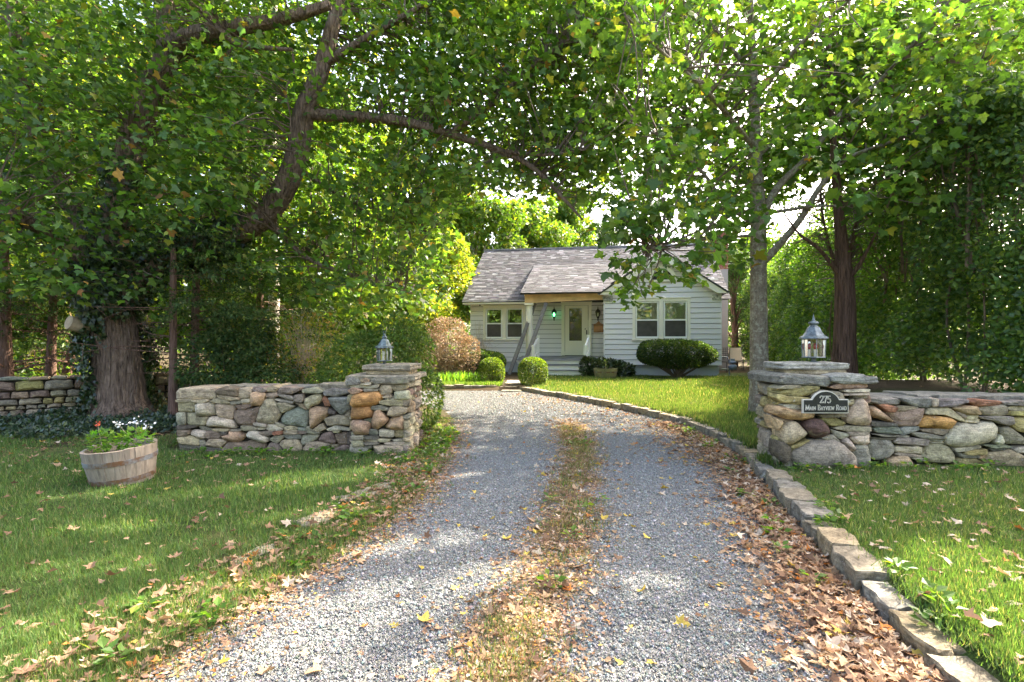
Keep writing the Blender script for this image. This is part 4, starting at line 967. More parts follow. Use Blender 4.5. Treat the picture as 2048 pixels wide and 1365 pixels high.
# wall lanterns
for px, lab, lit in ((1109, 'black wall lantern glowing green, on the column side of the door', True), (1196, 'unlit black wall lantern above the wooden mailbox', False)):
    u = U(px, VM); zc_ = ZH(628, u, VM); e = world_empty('wall_lantern', u, VM, zc_); tag(e, lab, 'lantern', 'porch wall lanterns')
    lp(MB().box(-.05, .05, -.02, .02, -.08, .10), 'backplate', 'iron', e); lp(MB().tube([(0, -.02, .02), (0, -.1, -.12), (0, -.17, -.14)], .012, 6), 'arm', 'iron', e)
    lp(MB().lathe([(.11, .06), (.10, .09), (.05, .17), (.02, .20), (.012, .26), (.004, .30)], (0, -.17, 0), 6), 'roof', 'iron', e)
    lp(MB().lathe([(.02, -.30), (.03, -.2), (.055, -.15), (.06, -.13), (.05, -.12)], (0, -.17, 0), 6), 'base', 'iron', e)
    lp(MB().lathe([(.06, -.12), (.095, .058)], (0, -.17, 0), 6, cap=False), 'pane', 'lglass', e)
    for k in range(6):
        a = k * math.pi / 3; lp(MB().tube([(.062 * math.cos(a), -.17 + .062 * math.sin(a), -.12), (.098 * math.cos(a), -.17 + .098 * math.sin(a), .06)], .006, 4), 'rib', 'iron', e)
    lp(MB().lathe([(.02, -.12), (.045, -.05), (.04, 0), (.012, .03)], (0, -.17, 0), 8), 'bulb', 'green' if lit else 'candle', e)
# wooden mailbox
u = U(1197, VM); zt = ZH(643, u, VM); e = tag(world_empty('mailbox', u, VM, zt - .25), 'wooden wall mailbox with a pointed back board, beside the door', 'mailbox')
lp(MB().prism([(-.2, -.2), (.2, -.2), (.2, .12), (.08, .17), (0, .27), (-.08, .17), (-.2, .12)], 'y', -.04, -.015), 'back_board', 'cedarbox', e)
lp(MB().prism([(-.18, -.16), (.18, -.16), (.18, .06), (-.18, .06)], 'y', -.14, -.042), 'box', 'cedarbox', e); lp(MB().add([(-.2, -.17, .04), (.2, -.17, .04), (.2, -.042, .12), (-.2, -.042, .12), (-.2, -.17, .06), (.2, -.17, .06), (.2, -.042, .14), (-.2, -.042, .14)], [[0, 3, 2, 1], [4, 5, 6, 7], [0, 1, 5, 4], [2, 3, 7, 6], [0, 4, 7, 3], [1, 2, 6, 5]]), 'lid', 'cedarbox', e)
# timber props holding the beam
for (ta, tb, va, vb, lab) in (((1093, 606), (1040, 742), .0, -.9, 'weathered timber prop slanting in front of the porch column'), ((1070, 606), (1018, 739), .25, -.55, 'weathered timber prop slanting behind the porch column')):
    ua, ub = U(ta[0], va), U(tb[0], vb); A, B = HW(ua, va, 2.93), HW(ub, vb, GH)
    o = MB().bar(A, B, .09, .14, up=(cT, -sT, 0)).obj('timber_prop', M['greywood']); tag(o, lab, 'timber', 'timber props under the porch beam')
# bracket of a missing light on the frieze
e = HW(U(960, VM), VM, ZH(610, -4.8, VM)); o = MB().box(-.03, .03, -.03, .0, -.05, .05).tube([(0, -.02, 0), (.12, -.1, .03), (.24, -.1, .02)], .01, 5).obj('bracket', M['iron']); o.location = e + np.array([0, -.05, 0]); tag(o, 'small iron bracket on the frieze above the yew window', 'bracket')
# gas meter
e = tag(world_empty('gas_meter', U(1462, .1), .1, GH), 'grey gas meter on pipes at the corner of the cottage', 'meter')
lp(MB().lathe([(.05, 0), (.13, .02), (.15, .08), (.15, .16), (.1, .2), (.04, .21)], (.05, -.04, .22), 14), 'meter_body', 'meter', e, True); lp(MB().lathe([(.04, 0), (.12, .02), (.13, .05), (.12, .09), (.05, .11)], (.05, -.04, .45), 14), 'regulator', 'meter', e, True)
lp(MB().tube([(-.06, 0, 0), (-.06, 0, .55), (-.12, 0, .66), (-.12, 0, .72)], .025, 8), 'pipe', 'meter', e); lp(MB().tube([(-.12, 0, .70), (-.32, .05, .70)], .022, 8), 'pipe', 'verd', e); lp(MB().tube([(-.06, 0, .25), (-.32, .05, .25)], .02, 8), 'pipe', 'verd', e); lp(MB().box(-.02, .12, -.09, .02, .56, .64), 'valve', 'meter', e)
# patio chairs behind the corner
Yc = 24.5; zc_ = .16
e = tag(empty('patio_chair', (gx(1471, Yc), Yc, zc_), math.radians(-18)), 'beige sling patio chair behind the cottage corner', 'chair')
lp(MB().add([(-.26, .10, .42), (.26, .10, .42), (.26, .38, .98), (-.26, .38, .98), (-.26, .13, .41), (.26, .13, .41), (.26, .41, .97), (-.26, .41, .97)], [[0, 1, 2, 3], [5, 4, 7, 6], [0, 4, 5, 1], [3, 2, 6, 7], [0, 3, 7, 4], [1, 5, 6, 2]]), 'backrest', 'sling', e)
lp(MB().add([(-.26, -.42, .40), (.26, -.42, .40), (.26, .10, .36), (-.26, .10, .36), (-.26, -.42, .43), (.26, -.42, .43), (.26, .10, .39), (-.26, .10, .39)], [[0, 3, 2, 1], [4, 5, 6, 7], [0, 1, 5, 4], [2, 3, 7, 6], [0, 4, 7, 3], [1, 2, 6, 5]]), 'seat', 'sling', e)
for s in (-1, 1):
    lp(MB().tube([(s * .29, .42, 1.0), (s * .29, .12, .40), (s * .29, -.43, .41)], .016, 6), 'frame', 'iron', e); lp(MB().tube([(s * .30, -.4, .41), (s * .30, -.42, .0)], .016, 6), 'leg', 'iron', e); lp(MB().tube([(s * .30, .12, .40), (s * .30, .34, .0)], .016, 6), 'leg', 'iron', e)
    lp(MB().tube(spline([(s * .31, .24, .68), (s * .33, .0, .62), (s * .33, -.3, .66), (s * .33, -.42, .62), (s * .33, -.36, .56)], 4), .014, 6), 'armrest', 'iron', e)
e = tag(empty('patio_chair', (gx(1444, 22.6), 22.6, zc_), math.radians(-35)), 'black iron lattice chair half hidden by the cottage corner', 'chair')
for s in (-1, 1):
    lp(MB().tube([(s * .25, .25, 1.02), (s * .25, .2, .42), (s * .25, .26, 0)], .014, 6), 'leg', 'iron', e); lp(MB().tube([(s * .25, -.25, .42), (s * .25, -.27, 0)], .014, 6), 'leg', 'iron', e)
    lp(MB().tube(spline([(s * .26, .22, .78), (s * .28, 0, .66), (s * .28, -.25, .68), (s * .28, -.32, .60), (s * .28, -.26, .54)], 4), .013, 6), 'armrest', 'iron', e)
lp(MB().box(-.25, .25, -.26, .22, .41, .44), 'seat', 'iron', e); lt = MB()
for k in range(7): lt.box(-.25 + k * .08, -.235 + k * .08, .215, .23, .52, 1.0)
for k in range(7): lt.box(-.25, .25, .213, .232, .52 + k * .078, .535 + k * .078)
lp(lt, 'backrest', 'iron', e)
# overhead wire
a, b = HW(UL - .1, 4.0, 4.3), np.array([-22, 30, 5.2]); pts = [a + (b - a) * t - np.array([0, 0, .8 * 4 * t * (1 - t) * .4]) for t in np.linspace(0, 1, 14)]
tag(MB().tube(pts, .012, 4).obj('overhead_wire', M['iron']), 'thin service wire running from the cottage gable into the trees', 'wire')

# ================================================================== GATE LANTERNS, PLAQUE, PLANTERS
def gate_lantern(loc, k, lab, mname, tall, red=False, rz=.0):
    e = tag(empty('pier_lantern', loc, rz), lab, 'lantern'); s = k
    def q(prof): return [(r * s, z * s) for r, z in prof]
    lp(MB().lathe(q([(.10, 0), (.10, .012), (.055, .02), (.055, .10), (.09, .105)]), n=8), 'base', mname, e)
    lp(MB().lathe(q([(.26, .105), (.27, .115), (.26, .13)]), n=6), 'floor_plate', mname, e)
    lp(MB().lathe(q([(.25, .13), (.265, .56)]), n=6, cap=False), 'pane', 'lglass', e)
    for i in range(6):
        a = i * math.pi / 3; lp(MB().tube([(.25 * s * math.cos(a), .25 * s * math.sin(a), .13 * s), (.267 * s * math.cos(a), .267 * s * math.sin(a), .56 * s)], .010 * s, 5), 'rib', mname, e)
    rf = lp(MB().lathe(q([(.30, .55), (.325, .565), (.315, .60), (.24, .64), (.185, .72), (.14, .82), (.085, .87), (.085, .885)]), n=6), 'roof', mname, e)
    fin = [(.05, .88), (.11, .91), (.12, .94), (.10, .965), (.04, .985), (.045, 1.0), (.025, 1.03), (.012, 1.10), (.003, 1.16)] if tall else [(.06, .88), (.09, .91), (.09, .94), (.05, .97), (.04, .99), (.055, 1.01), (.02, 1.04)]
    lp(MB().lathe(q(fin), n=14), 'finial', mname, rf, True)
    if not tall: lp(MB().tube([(.045 * s * math.cos(t), 0, (1.09 + .045 * math.sin(t)) * s) for t in np.linspace(0, 6.28, 13)], .010 * s, 5), 'ring', mname, rf)
    for i in range(3):
        a = i * 2.09 + .5; x, y = .09 * s * math.cos(a), .09 * s * math.sin(a)
        lp(MB().lathe(q([(.022, .13), (.022, .30)]), (x, y, 0), 8), 'candle', 'candle', e); lp(MB().lathe(q([(.012, .30), (.035, .36), (.028, .41), (.008, .46)]), (x, y, 0), 8), 'bulb', 'red' if red else 'candle', e)
    return e
gate_lantern((gx(769, YP + .43), YP + .43, PIERL_TOP - .004), .385, 'small weathered lantern on the pier beside the half-barrel wall', 'verd', False)
gate_lantern((gx(1627, YR + .46), YR + .46, PIERR_TOP - .004), .475, 'large zinc lantern with red bulbs on the pier with the house number', 'zinc', True, True, .25)
# plaque
GL = {'2': (.6, [[(.02, .75), (.06, .92), (.28, 1), (.5, .93), (.54, .72), (.4, .5), (.03, .03)], [(.03, .03), (.56, .03), (.57, .16)]]), '7': (.6, [[(.03, .82), (.04, .97), (.57, .97), (.36, .5), (.22, 0)]]), '5': (.6, [[(.52, .97), (.12, .97), (.08, .55)], [(.08, .55), (.3, .62), (.5, .5), (.55, .28), (.44, .06), (.22, 0), (.03, .1)]]),
      'M': (.95, [[(.1, 0), (.14, 1)], [(.14, 1), (.47, .08), (.8, 1)], [(.8, 1), (.85, 0)], [(.0, .0), (.22, 0)], [(.72, 0), (.97, 0)], [(.02, 1), (.16, 1)], [(.8, 1), (.94, 1)]]), 'A': (.75, [[(.1, 0), (.37, 1), (.64, 0)], [(.2, .33), (.54, .33)], [(0, 0), (.2, 0)], [(.53, 0), (.76, 0)]]), 'I': (.35, [[(.17, 0), (.17, 1)], [(.05, 0), (.3, 0)], [(.05, 1), (.3, 1)]]),
      'N': (.8, [[(.12, 0), (.12, 1), (.66, .02), (.66, 1)], [(0, 0), (.24, 0)], [(.0, 1), (.14, 1)], [(.54, 1), (.78, 1)]]), 'B': (.65, [[(.13, 0), (.13, 1)], [(.02, 1), (.38, 1), (.52, .86), (.5, .64), (.36, .53), (.14, .53)], [(.36, .53), (.57, .4), (.57, .14), (.4, 0), (.02, 0)]]), 'Y': (.7, [[(.06, 1), (.34, .5), (.62, 1)], [(.34, .5), (.34, 0)], [(.22, 0), (.46, 0)], [(-.02, 1), (.16, 1)], [(.52, 1), (.7, 1)]]),
      'V': (.7, [[(.07, 1), (.35, .02), (.63, 1)], [(-.02, 1), (.18, 1)], [(.52, 1), (.72, 1)]]), 'E': (.62, [[(.13, 0), (.13, 1)], [(.02, 1), (.54, 1), (.54, .86)], [(.13, .52), (.42, .52)], [(.02, 0), (.56, 0), (.57, .16)]]), 'W': (1.0, [[(.06, 1), (.28, .02), (.5, .9), (.72, .02), (.94, 1)], [(-.02, 1), (.16, 1)], [(.84, 1), (1.02, 1)]]), 'R': (.7, [[(.13, 0), (.13, 1)], [(.02, 1), (.38, 1), (.54, .84), (.52, .62), (.36, .5), (.14, .5)], [(.34, .5), (.62, 0), (.72, 0)], [(.02, 0), (.25, 0)]]),
      'O': (.78, [[(.38, 0), (.14, .14), (.05, .5), (.14, .86), (.38, 1), (.62, .86), (.71, .5), (.62, .14), (.38, 0)]]), 'D': (.74, [[(.13, 0), (.13, 1)], [(.02, 1), (.38, 1), (.6, .85), (.66, .5), (.6, .15), (.38, 0), (.02, 0)]])}
def lettering(mb, runs, xc, z, y0, y1, wd=.1):
    tot = sum((GL[c][0] * .92 + .10) * h * sx_ if c != ' ' else h * .38 for c, h, sx_ in runs); x = xc - tot / 2
    for c, h, sx_ in runs:
        if c == ' ': x += h * .38; continue
        for pl in GL[c][1]:
            for (ax, az), (bx_, bz) in zip(pl[:-1], pl[1:]):
                d = np.array([(bx_ - ax) * h * sx_, (bz - az) * h]); L2 = np.linalg.norm(d); d /= L2; t = wd * h / 2 * (1.0 if abs(d[1]) > .35 else .62); nn = np.array([-d[1], d[0]]) * t; e_ = d * t * .7
                a_ = np.array([x + ax * h * sx_, z + az * h]) - e_; b2 = np.array([x + bx_ * h * sx_, z + bz * h]) + e_
                mb.prism([tuple(a_ - nn), tuple(b2 - nn), tuple(b2 + nn), tuple(a_ + nn)], 'y', y0, y1)
        x += (GL[c][0] * .92 + .10) * h * sx_
    return mb
yp = YR - .085; cxp = gx(1651.5, yp); zb, zs, zt = gz(827, yp), gz(799, yp), gz(782, yp); hw = (gx(1697, yp) - gx(1606, yp)) / 2
e = tag(empty('house_number_plaque', (cxp, yp, zb)), 'black arched plaque reading 275 Main Bayview Road on the pier', 'sign')
def outline(i):
    r = zt - zs - .0 - i + (.075); rr = .158 - i; zc2 = zt - .158; pts = [(-hw + i, i), (hw - i, i), (hw - i, zs - zb - i)]
    a0 = math.asin(max(-1, min(1, (zs - zb - i - (zc2 - zb)) / rr)))
    pts += [(rr * math.cos(a), zc2 - zb + rr * math.sin(a)) for a in np.linspace(a0, math.pi - a0, 17)]
    return pts + [(-hw + i, zs - zb - i)]
lp(MB().prism(outline(0), 'y', 0, .03), 'rim', 'signcream', e); lp(MB().prism(outline(.009), 'y', -.004, .002), 'face', 'signblk', e)
lp(lettering(MB(), [(c, .072, .82) for c in '275'], -.005, .108, -.0075, -.0042, .15), 'house_number', 'signcream', e)
run = []
for w_ in ('MAIN', 'BAYVIEW', 'ROAD'):
    run += [(c, .052 if i == 0 else .037, .86) for i, c in enumerate(w_)] + [(' ', .05, 1)]
lp(lettering(MB(), run[:-1], 0, .034, -.0075, -.0042, .16), 'street_name', 'signcream', e)
lp(MB().tube([(.13, -.004, .182), (.14, -.012, .182)], .004, 6), 'screw', 'iron', e); lp(MB().bar((0, .03, .1), (0, .10, .1), .05, .05), 'mount', 'iron', e)

def barrel(name, lab, loc, r0, r1, h, tilt, nst, sm, hoopm):
    e = tag(empty(name, loc), lab, 'planter'); e.rotation_euler = tilt
    for k in range(nst):
        a0, a1 = 2 * math.pi * k / nst, 2 * math.pi * (k + 1) / nst - .006; V = []; jit = rng.normal(0, .002)
        zs_ = [0, .33, .66, 1]; top = rng.normal(0, .003)
        for (f, z) in [(0, 0), (.36, .33), (.70, .66), (1, 1)]:
            for (aa, dr_) in ((a0, 0), ((a0 + a1) / 2, .002), (a1, 0), (a1, -.028), (a0, -.028)):
                r = r0 + (r1 - r0) * (1 - (1 - f) ** 1.3) + dr_ + jit; V.append((r * math.cos(aa), r * math.sin(aa), z * h + (top if z == 1 else 0)))
        Fa = [[j * 5 + i, j * 5 + (i + 1) % 5, (j + 1) * 5 + (i + 1) % 5, (j + 1) * 5 + i] for j in range(3) for i in range(5)] + [[4, 3, 2, 1, 0], [15, 16, 17, 18, 19]]
        lp(MB().add(V, Fa), 'stave', sm, e)
    for z in (.10, .60):
        f = z; r = r0 + (r1 - r0) * (1 - (1 - f) ** 1.3); r2 = r0 + (r1 - r0) * (1 - (1 - f - .12) ** 1.3); lp(MB().lathe([(r + .004, z * h), (r + .009, z * h), (r2 + .009, (z + .13) * h), (r2 + .004, (z + .13) * h)], n=40, cap=False), 'hoop', hoopm, e)
    lp(MB().lathe([(.001, h * .80), (r1 - .05, h * .78), (r1 - .035, h * .70)], n=24, cap=False), 'soil', 'soil', e); return e
Yb = 5.45; zb = float(hgt(gx(247, Yb), Yb)); bl = (gx(248, Yb), Yb, zb - .02)
barrel('half_barrel', 'weathered half wine-barrel planter on the grass in front of the big maple', bl, .26, .318, .365, (math.radians(2), math.radians(-5), .3), 22, 'stave', 'hoop')
Yb2 = 19.0; bl2 = (gx(1211, Yb2), Yb2, .13)
barrel('half_barrel', 'mossy half-barrel planter with a single seedling beside the porch steps', bl2, .34, .42, .36, (0, 0, 0), 22, 'stave2', 'hoop')
# ================================================================== TREES
def inpoly(pts, poly):
    x, y = pts[:, 0], pts[:, 1]; p = np.array(poly, float); r = np.zeros(len(pts), bool); j = len(p) - 1
    for i in range(len(p)):
        c = ((p[i, 1] > y) != (p[j, 1] > y)) & (x < (p[j, 0] - p[i, 0]) * (y - p[i, 1]) / (p[j, 1] - p[i, 1] + 1e-9) + p[i, 0]); r ^= c; j = i
    return r
def shoots_in(poly, Y0, Y1, n, zmin=1.2):
    """bough positions: a volume of air seen between Y0 and Y1; each carries a layered spray of leaves"""
    p = np.array(poly, float); out = []
    while len(out) < n:
        q = rng.uniform(p.min(0), p.max(0), (n * 3, 2)); q = q[inpoly(q, poly)]
        for a in q:
            Y = rng.uniform(Y0, Y1); w = P(a[0], a[1], Y)
            if w[2] > zmin: out.append(w)
    return np.array(out[:n])
def wood(limbs, sides=10, seed=0, wob=.05):
    mb = MB()
    for k, (pts, r0, r1) in enumerate(limbs):
        S = spline(pts, 6); r = np.interp(np.linspace(0, 1, len(S)), np.linspace(0, 1, len(np.atleast_1d(r0))), r0) if np.ndim(r0) else np.linspace(r0, r1, len(S))
        V, Fa = tube(S, r, sides if np.max(r) > .05 else 6, True, wob, seed + k); mb.add(V, Fa)
    return mb
def limbpoints(limbs, skip=0):
    return np.concatenate([spline(l[0], 8) for l in limbs[skip:]])
def twigs(mb, S, LP, r0=.012, frac=1.0, sag=.0):
    for p in S:
        if rng.random() > frac: continue
        d = np.linalg.norm(LP - p, axis=1) + .6 * np.maximum(0, LP[:, 2] - p[2]); a = LP[np.argsort(d)[int(rng.integers(0, 7)) % len(d)]]; L_ = np.linalg.norm(p - a)
        if L_ < .12 or L_ > 4: continue
        m1 = a + (p - a) * .4 + rng.normal(0, .06, 3) * L_ + UP * .08 * L_; S2 = spline([a, m1, p], 3)
        V, Fa = tube(S2, np.linspace(r0 * (.7 + .5 * L_), r0 * .35, len(S2)), 4, False); mb.add(V, Fa)
def maple_leaves(S, per, size, spread, cols, w, flat=.30):
    n = len(S) * per; C = np.repeat(S, per, 0); d = rng.normal(size=(n, 3)) * np.array([1, 1, flat]); C = C + d * spread
    D = unit(d * .8 + rng.normal(0, .5, (n, 3)) - UP * rng.uniform(.1, 1.0, (n, 1))); Nn = unit(UP * .9 + rng.normal(0, .55, (n, 3)) + np.array(SUNV) * .4)
    return C, D, Nn, size * np.clip(rng.lognormal(-.12, .28, n), .4, 1.5), palette(n, cols, w) * np.repeat(rng.lognormal(0, .16, len(S)), per)[:, None]
def in_view(C):
    px = CX + F * C[:, 0] / C[:, 1]; py = CY - F * (C[:, 2] - EYE) / C[:, 1]; return (C[:, 1] > .5) & (px > 0) & (px < 2048) & (py > 0) & (py < 1365)
def singles(parent, tplme, C, D, Nn, S, col, pick, name='leaf'):
    x, y, z = frames(D[pick], Nn[pick]); pl = np.array(world_loc(parent)) if parent is not None else np.zeros(3); out = []
    for k, i in enumerate(pick):
        o = bpy.data.objects.new(name, tplme[k % len(tplme)]); COL.objects.link(o)
        if parent is not None: o.parent = parent
        s = float(S[i]); m = Matrix.Identity(4)
        for r in range(3): m[r][0], m[r][1], m[r][2], m[r][3] = x[k][r] * s, y[k][r] * s, z[k][r] * s, C[i][r] - pl[r]
        o.matrix_local = m; o.color = (*[float(v) for v in col[i]], 1); out.append(o)
    return out
leaf_me = [npmesh('leaf', t[0], t[1], M['leafO']) for t in (MAPLE, fan(None, droop=.3, fold=.02), fan(None, droop=.05, fold=.25))]
def big_tree(name, label, base, limbs, bark, leafsets, nsingle=300, twigfrac=1.0, sides=14, wob=.05, tpl=MAPLE, twr=.012, skip=0, lm='leafA', low=None):
    t = tag(empty(name, base), label, 'tree')
    wood(limbs, sides, 1, wob).obj('trunk', bark, t, True); LP = limbpoints(limbs, skip); tw = MB(); parts = []
    Ca = []
    for S, args in leafsets:
        twigs(tw, S, LP, twr, twigfrac); Ca.append(maple_leaves(S, *args))
    tw.obj('twigs', M['twig'], t, kind='stuff')
    C, D, Nn, S_, col = [np.concatenate(q) for q in zip(*Ca)]
    ok = sunny(C); C, D, Nn, S_, col = C[ok], D[ok], Nn[ok], S_[ok], col[ok]
    rest = np.ones(len(C), bool)
    if nsingle:
        vis = in_view(C); sc = np.where(vis, S_ / np.maximum(C[:, 1], .5), 0); pick = np.argsort(-sc)[:nsingle]; rest[pick] = False
        singles(t, leaf_me, C, D, Nn, S_, col, pick)
    far_ = rest & (C[:, 1] > 7.6) & (tpl is MAPLE); near_ = rest & ~far_; ni = np.where(near_)[0]; parts = [scatter(MAPLES[k] if tpl is MAPLE else tpl, *[a_[ni[k::3]] for a_ in (C, D, Nn, S_, col)]) for k in range(3)]
    if far_.any(): parts.append(scatter(MAPLE_LOW, C[far_], D[far_], Nn[far_], S_[far_], col[far_]))
    V, Fo, Cc = merge(parts); obj('crown', V, Fo, M[lm], t, Cc, kind='stuff'); return t
# gaps in the canopy: the sun reaches the ground through these openings
GAPS = []
for px_, py_, r_, nn_, dx_, dy_ in ((900, 962, .20, 3, 60, -4), (960, 990, .14, 2, 60, -6), (690, 1115, .13, 5, 50, -9), (760, 1190, .13, 5, 60, -10), (600, 1245, .15, 4, 50, -8), (540, 1320, .16, 3, 60, -6), (960, 1150, .12, 2, 50, -8), (300, 1010, .17, 5, 45, -4), (450, 1000, .19, 6, 45, -6), (570, 968, .20, 4, 50, -4), (520, 1050, .17, 4, 45, -4), (280, 1228, .17, 6, 40, -6), (40, 1290, .18, 3, 50, -5), (60, 1010, .15, 4, 50, -3), (100, 1160, .13, 4, 50, -5), (1880, 1180, .22, 4, 50, 12), (1840, 1240, .22, 4, 60, 14), (1960, 1280, .25, 3, 50, 8), (1280, 1170, .10, 2, 40, -4), (120, 1080, .12, 3, 60, -3), (905, 905, .16, 2, 50, -4), (1010, 1250, .10, 2, 50, -8)):
    for k in range(nn_):
        Yg = EYE * F / (py_ + k * dy_ - CY); GAPS.append((np.array([gx(px_ + k * dx_, Yg), Yg, 0.0]), r_ * 1.4))
for zz_ in (.35, .6, .85, 1.05): GAPS.append((np.array([gx(813, 6.75), 6.7, zz_]), .07))
def sunny(C):
    s_ = np.array(SUNV); m_ = np.zeros(len(C), bool)
    for o_, r_ in GAPS:
        q_ = C - o_; t_ = q_ @ s_; m_ |= (np.linalg.norm(q_ - t_[:, None] * s_, axis=1) < r_ * rng.uniform(.75, 1.15, len(C))) & (t_ > 1.0)
    return ~m_
# ---- big ivy-clad maple
bx, by = gx(237, 10.1), 10.1
lm = [([P(243, 835, 10.1), P(240, 800, 10.1), P(236, 725, 10.1), P(227, 640, 10.1), P(217, 570, 10.1), P(214, 510, 10.15)], [.58, .43, .375, .36, .35, .32], 0),
      ([P(216, 590, 10.1), P(228, 450, 10.2), P(268, 270, 10.2), P(335, 115, 10.2), P(380, 75, 10), P(460, 58, 9.8), P(560, 40, 9.6), P(660, 10, 9.5)], .29, .08),
      ([P(335, 115, 10.2), P(330, 0, 10.4), P(300, -200, 10.6), P(310, -380, 10.6)], .20, .05),
      ([P(238, 610, 10.1), P(320, 515, 10.2), P(430, 482, 10.3), P(530, 430, 10.3), P(588, 330, 10.2), P(607, 230, 10.1), P(645, 130, 10), P(690, -60, 10.2), P(720, -300, 10.4)], [.30, .27, .24, .22, .21, .19, .15, .09, .04], 0),
      ([P(610, 228, 10.1), P(740, 236, 10), P(815, 245, 9.9), P(900, 268, 9.8), P(1000, 302, 9.6), P(1065, 335, 9.5), P(1125, 395, 9.4), P(1165, 440, 9.3)], .105, .018),
      ([P(900, 268, 9.8), P(980, 210, 9.6), P(1080, 120, 9.3), P(1170, 60, 9.0)], .06, .015), ([P(1000, 302, 9.6), P(1090, 310, 9.2), P(1170, 300, 8.8)], .04, .012),
      ([P(214, 560, 10.1), P(120, 480, 9.6), P(0, 420, 8.6), P(-150, 360, 8.0)], .16, .04), ([P(214, 520, 10.1), P(100, 330, 10.5), P(40, 120, 10), P(0, -150, 10)], .2, .05), ([P(535, 440, 10.3), P(620, 520, 10.2), P(740, 560, 10.2), P(830, 590, 10.4)], .05, .012),
      ([P(470, 92, 9.8), P(430, 30, 9.6), P(390, -20, 9.4)], .05, .03), ([P(400, 20, 9.7), P(470, 85, 9.6), P(530, 96, 9.5), P(585, 100, 9.5)], .06, .03), ([P(585, 100, 9.5), P(588, 150, 9.5), P(572, 180, 9.5), P(581, 240, 9.5), P(578, 312, 9.5)], .022, .008),
      ([P(645, 130, 10), P(760, 60, 9.6), P(860, 0, 9.2), P(960, -90, 9)], .08, .02), ([P(588, 330, 10.2), P(660, 380, 10.8), P(760, 440, 11.5), P(850, 470, 12)], .05, .012), ([P(530, 430, 10.3), P(600, 500, 11.4), P(700, 520, 12.4)], .05, .012)]
R1 = [(-120, -80), (520, -80), (520, 400), (380, 540), (230, 600), (-120, 580)]; R2 = [(400, -80), (900, -80), (900, 400), (870, 600), (720, 640), (560, 590), (440, 470)]; R3 = [(850, -80), (1250, -80), (1270, 180), (1230, 330), (1180, 410), (1080, 385), (960, 370), (860, 420)]
TOP = [(-300, -420), (1150, -420), (1250, -60), (-300, -60)]
def clear_limbs(S, limbs, width=40, prob=.85):
    L_ = np.concatenate([spline(l, 10) for l in limbs]); lp_ = np.column_stack([CX + F * L_[:, 0] / L_[:, 1], CY - F * (L_[:, 2] - EYE) / L_[:, 1]]); sp_ = np.column_stack([CX + F * S[:, 0] / S[:, 1], CY - F * (S[:, 2] - EYE) / S[:, 1]])
    d = np.linalg.norm(sp_[:, None] - lp_[None], axis=2); near = d.min(1) < width; front = S[:, 1] < L_[d.argmin(1), 1] + .1; return S[~(near & front & (rng.random(len(S)) < prob))]
VIS = [lm[1][0], lm[3][0][1:], lm[4][0][:6]]
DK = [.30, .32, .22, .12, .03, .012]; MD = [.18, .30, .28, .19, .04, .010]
big_tree('maple_tree', 'massive old maple with ivy-clad trunk and limbs arching over the driveway', (bx, by, .0), lm, M['bark'],
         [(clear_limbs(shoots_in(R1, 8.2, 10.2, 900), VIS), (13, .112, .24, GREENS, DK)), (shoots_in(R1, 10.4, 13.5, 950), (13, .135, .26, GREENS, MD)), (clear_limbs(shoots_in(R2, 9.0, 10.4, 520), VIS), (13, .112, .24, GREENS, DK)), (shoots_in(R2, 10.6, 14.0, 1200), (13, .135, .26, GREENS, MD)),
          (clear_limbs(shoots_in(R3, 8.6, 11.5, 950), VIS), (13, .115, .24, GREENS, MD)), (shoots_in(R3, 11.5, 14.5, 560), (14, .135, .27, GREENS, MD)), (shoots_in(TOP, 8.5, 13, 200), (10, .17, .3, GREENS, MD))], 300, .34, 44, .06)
# ---- ivy on its trunk
n = 17000; t = rng.random(n); tp = spline(lm[0][0], 8); tp2 = spline(lm[3][0][:4], 8); tp3 = spline(lm[1][0][:3], 8)
which = rng.choice(3, n, p=[.62, .26, .12]); z_, ang = rng.random(n), rng.uniform(0, 6.283, n); C = np.zeros((n, 3)); R_ = np.zeros(n)
for k, (path, ra, rb) in enumerate(((tp, .43, .36), (tp2, .31, .26), (tp3, .30, .22))):
    i = which == k; s = (.12 + .88 * z_[i] ** .8 if k == 0 else z_[i] * .85) * (len(path) - 1); a = np.floor(s).astype(int).clip(0, len(path) - 2); f = (s - a)[:, None]
    C[i] = path[a] * (1 - f) + path[a + 1] * f; R_[i] = ra + (rb - ra) * s / len(path)
dv = np.column_stack([np.cos(ang), np.sin(ang), rng.normal(0, .2, n)]); dv[which == 1] = np.column_stack([rng.normal(0, .3, (which == 1).sum()), np.sin(ang[which == 1]), np.cos(ang[which == 1])])
keepi = ~((which == 0) & (np.cos(ang - (-.75)) > .55) & (C[:, 2] < 1.45)) & ~((which == 0) & (C[:, 2] < 2.0) & (np.cos(ang + .6) > .8))
C = C + unit(dv) * (R_ + rng.uniform(.0, .22, n) + .12 * np.sin(C[:, 2] * 5 + ang * 2))[:, None]; C, dv = C[keepi], dv[keepi]; n = len(C)
V, Fo, Cc = scatter(IVY, C, unit(rng.normal(0, .6, (n, 3)) - UP * .9), unit(dv + rng.normal(0, .35, (n, 3))), rng.uniform(.06, .11, n), palette(n, [(.018, .04, .014), (.03, .06, .018), (.05, .085, .02), (.09, .10, .03)], [.4, .35, .2, .05]))
tag(obj('ivy', V, Fo, M['ivy'], col=Cc), 'dark green ivy climbing the trunk of the massive maple', 'ivy', kind='stuff')
# ---- burl (sawn stub) on the trunk
st = MB().lathe([(.15, -.34), (.13, -.05), (.125, 0), (.08, .01)], n=12); o = st.obj('branch_stub', M['paletwig']); o.location = P(137, 645, 9.6); o.rotation_euler = (math.radians(75), 0, math.radians(-25)); tag(o, 'pale sawn branch stub on the trunk of the massive maple', 'branch stub')
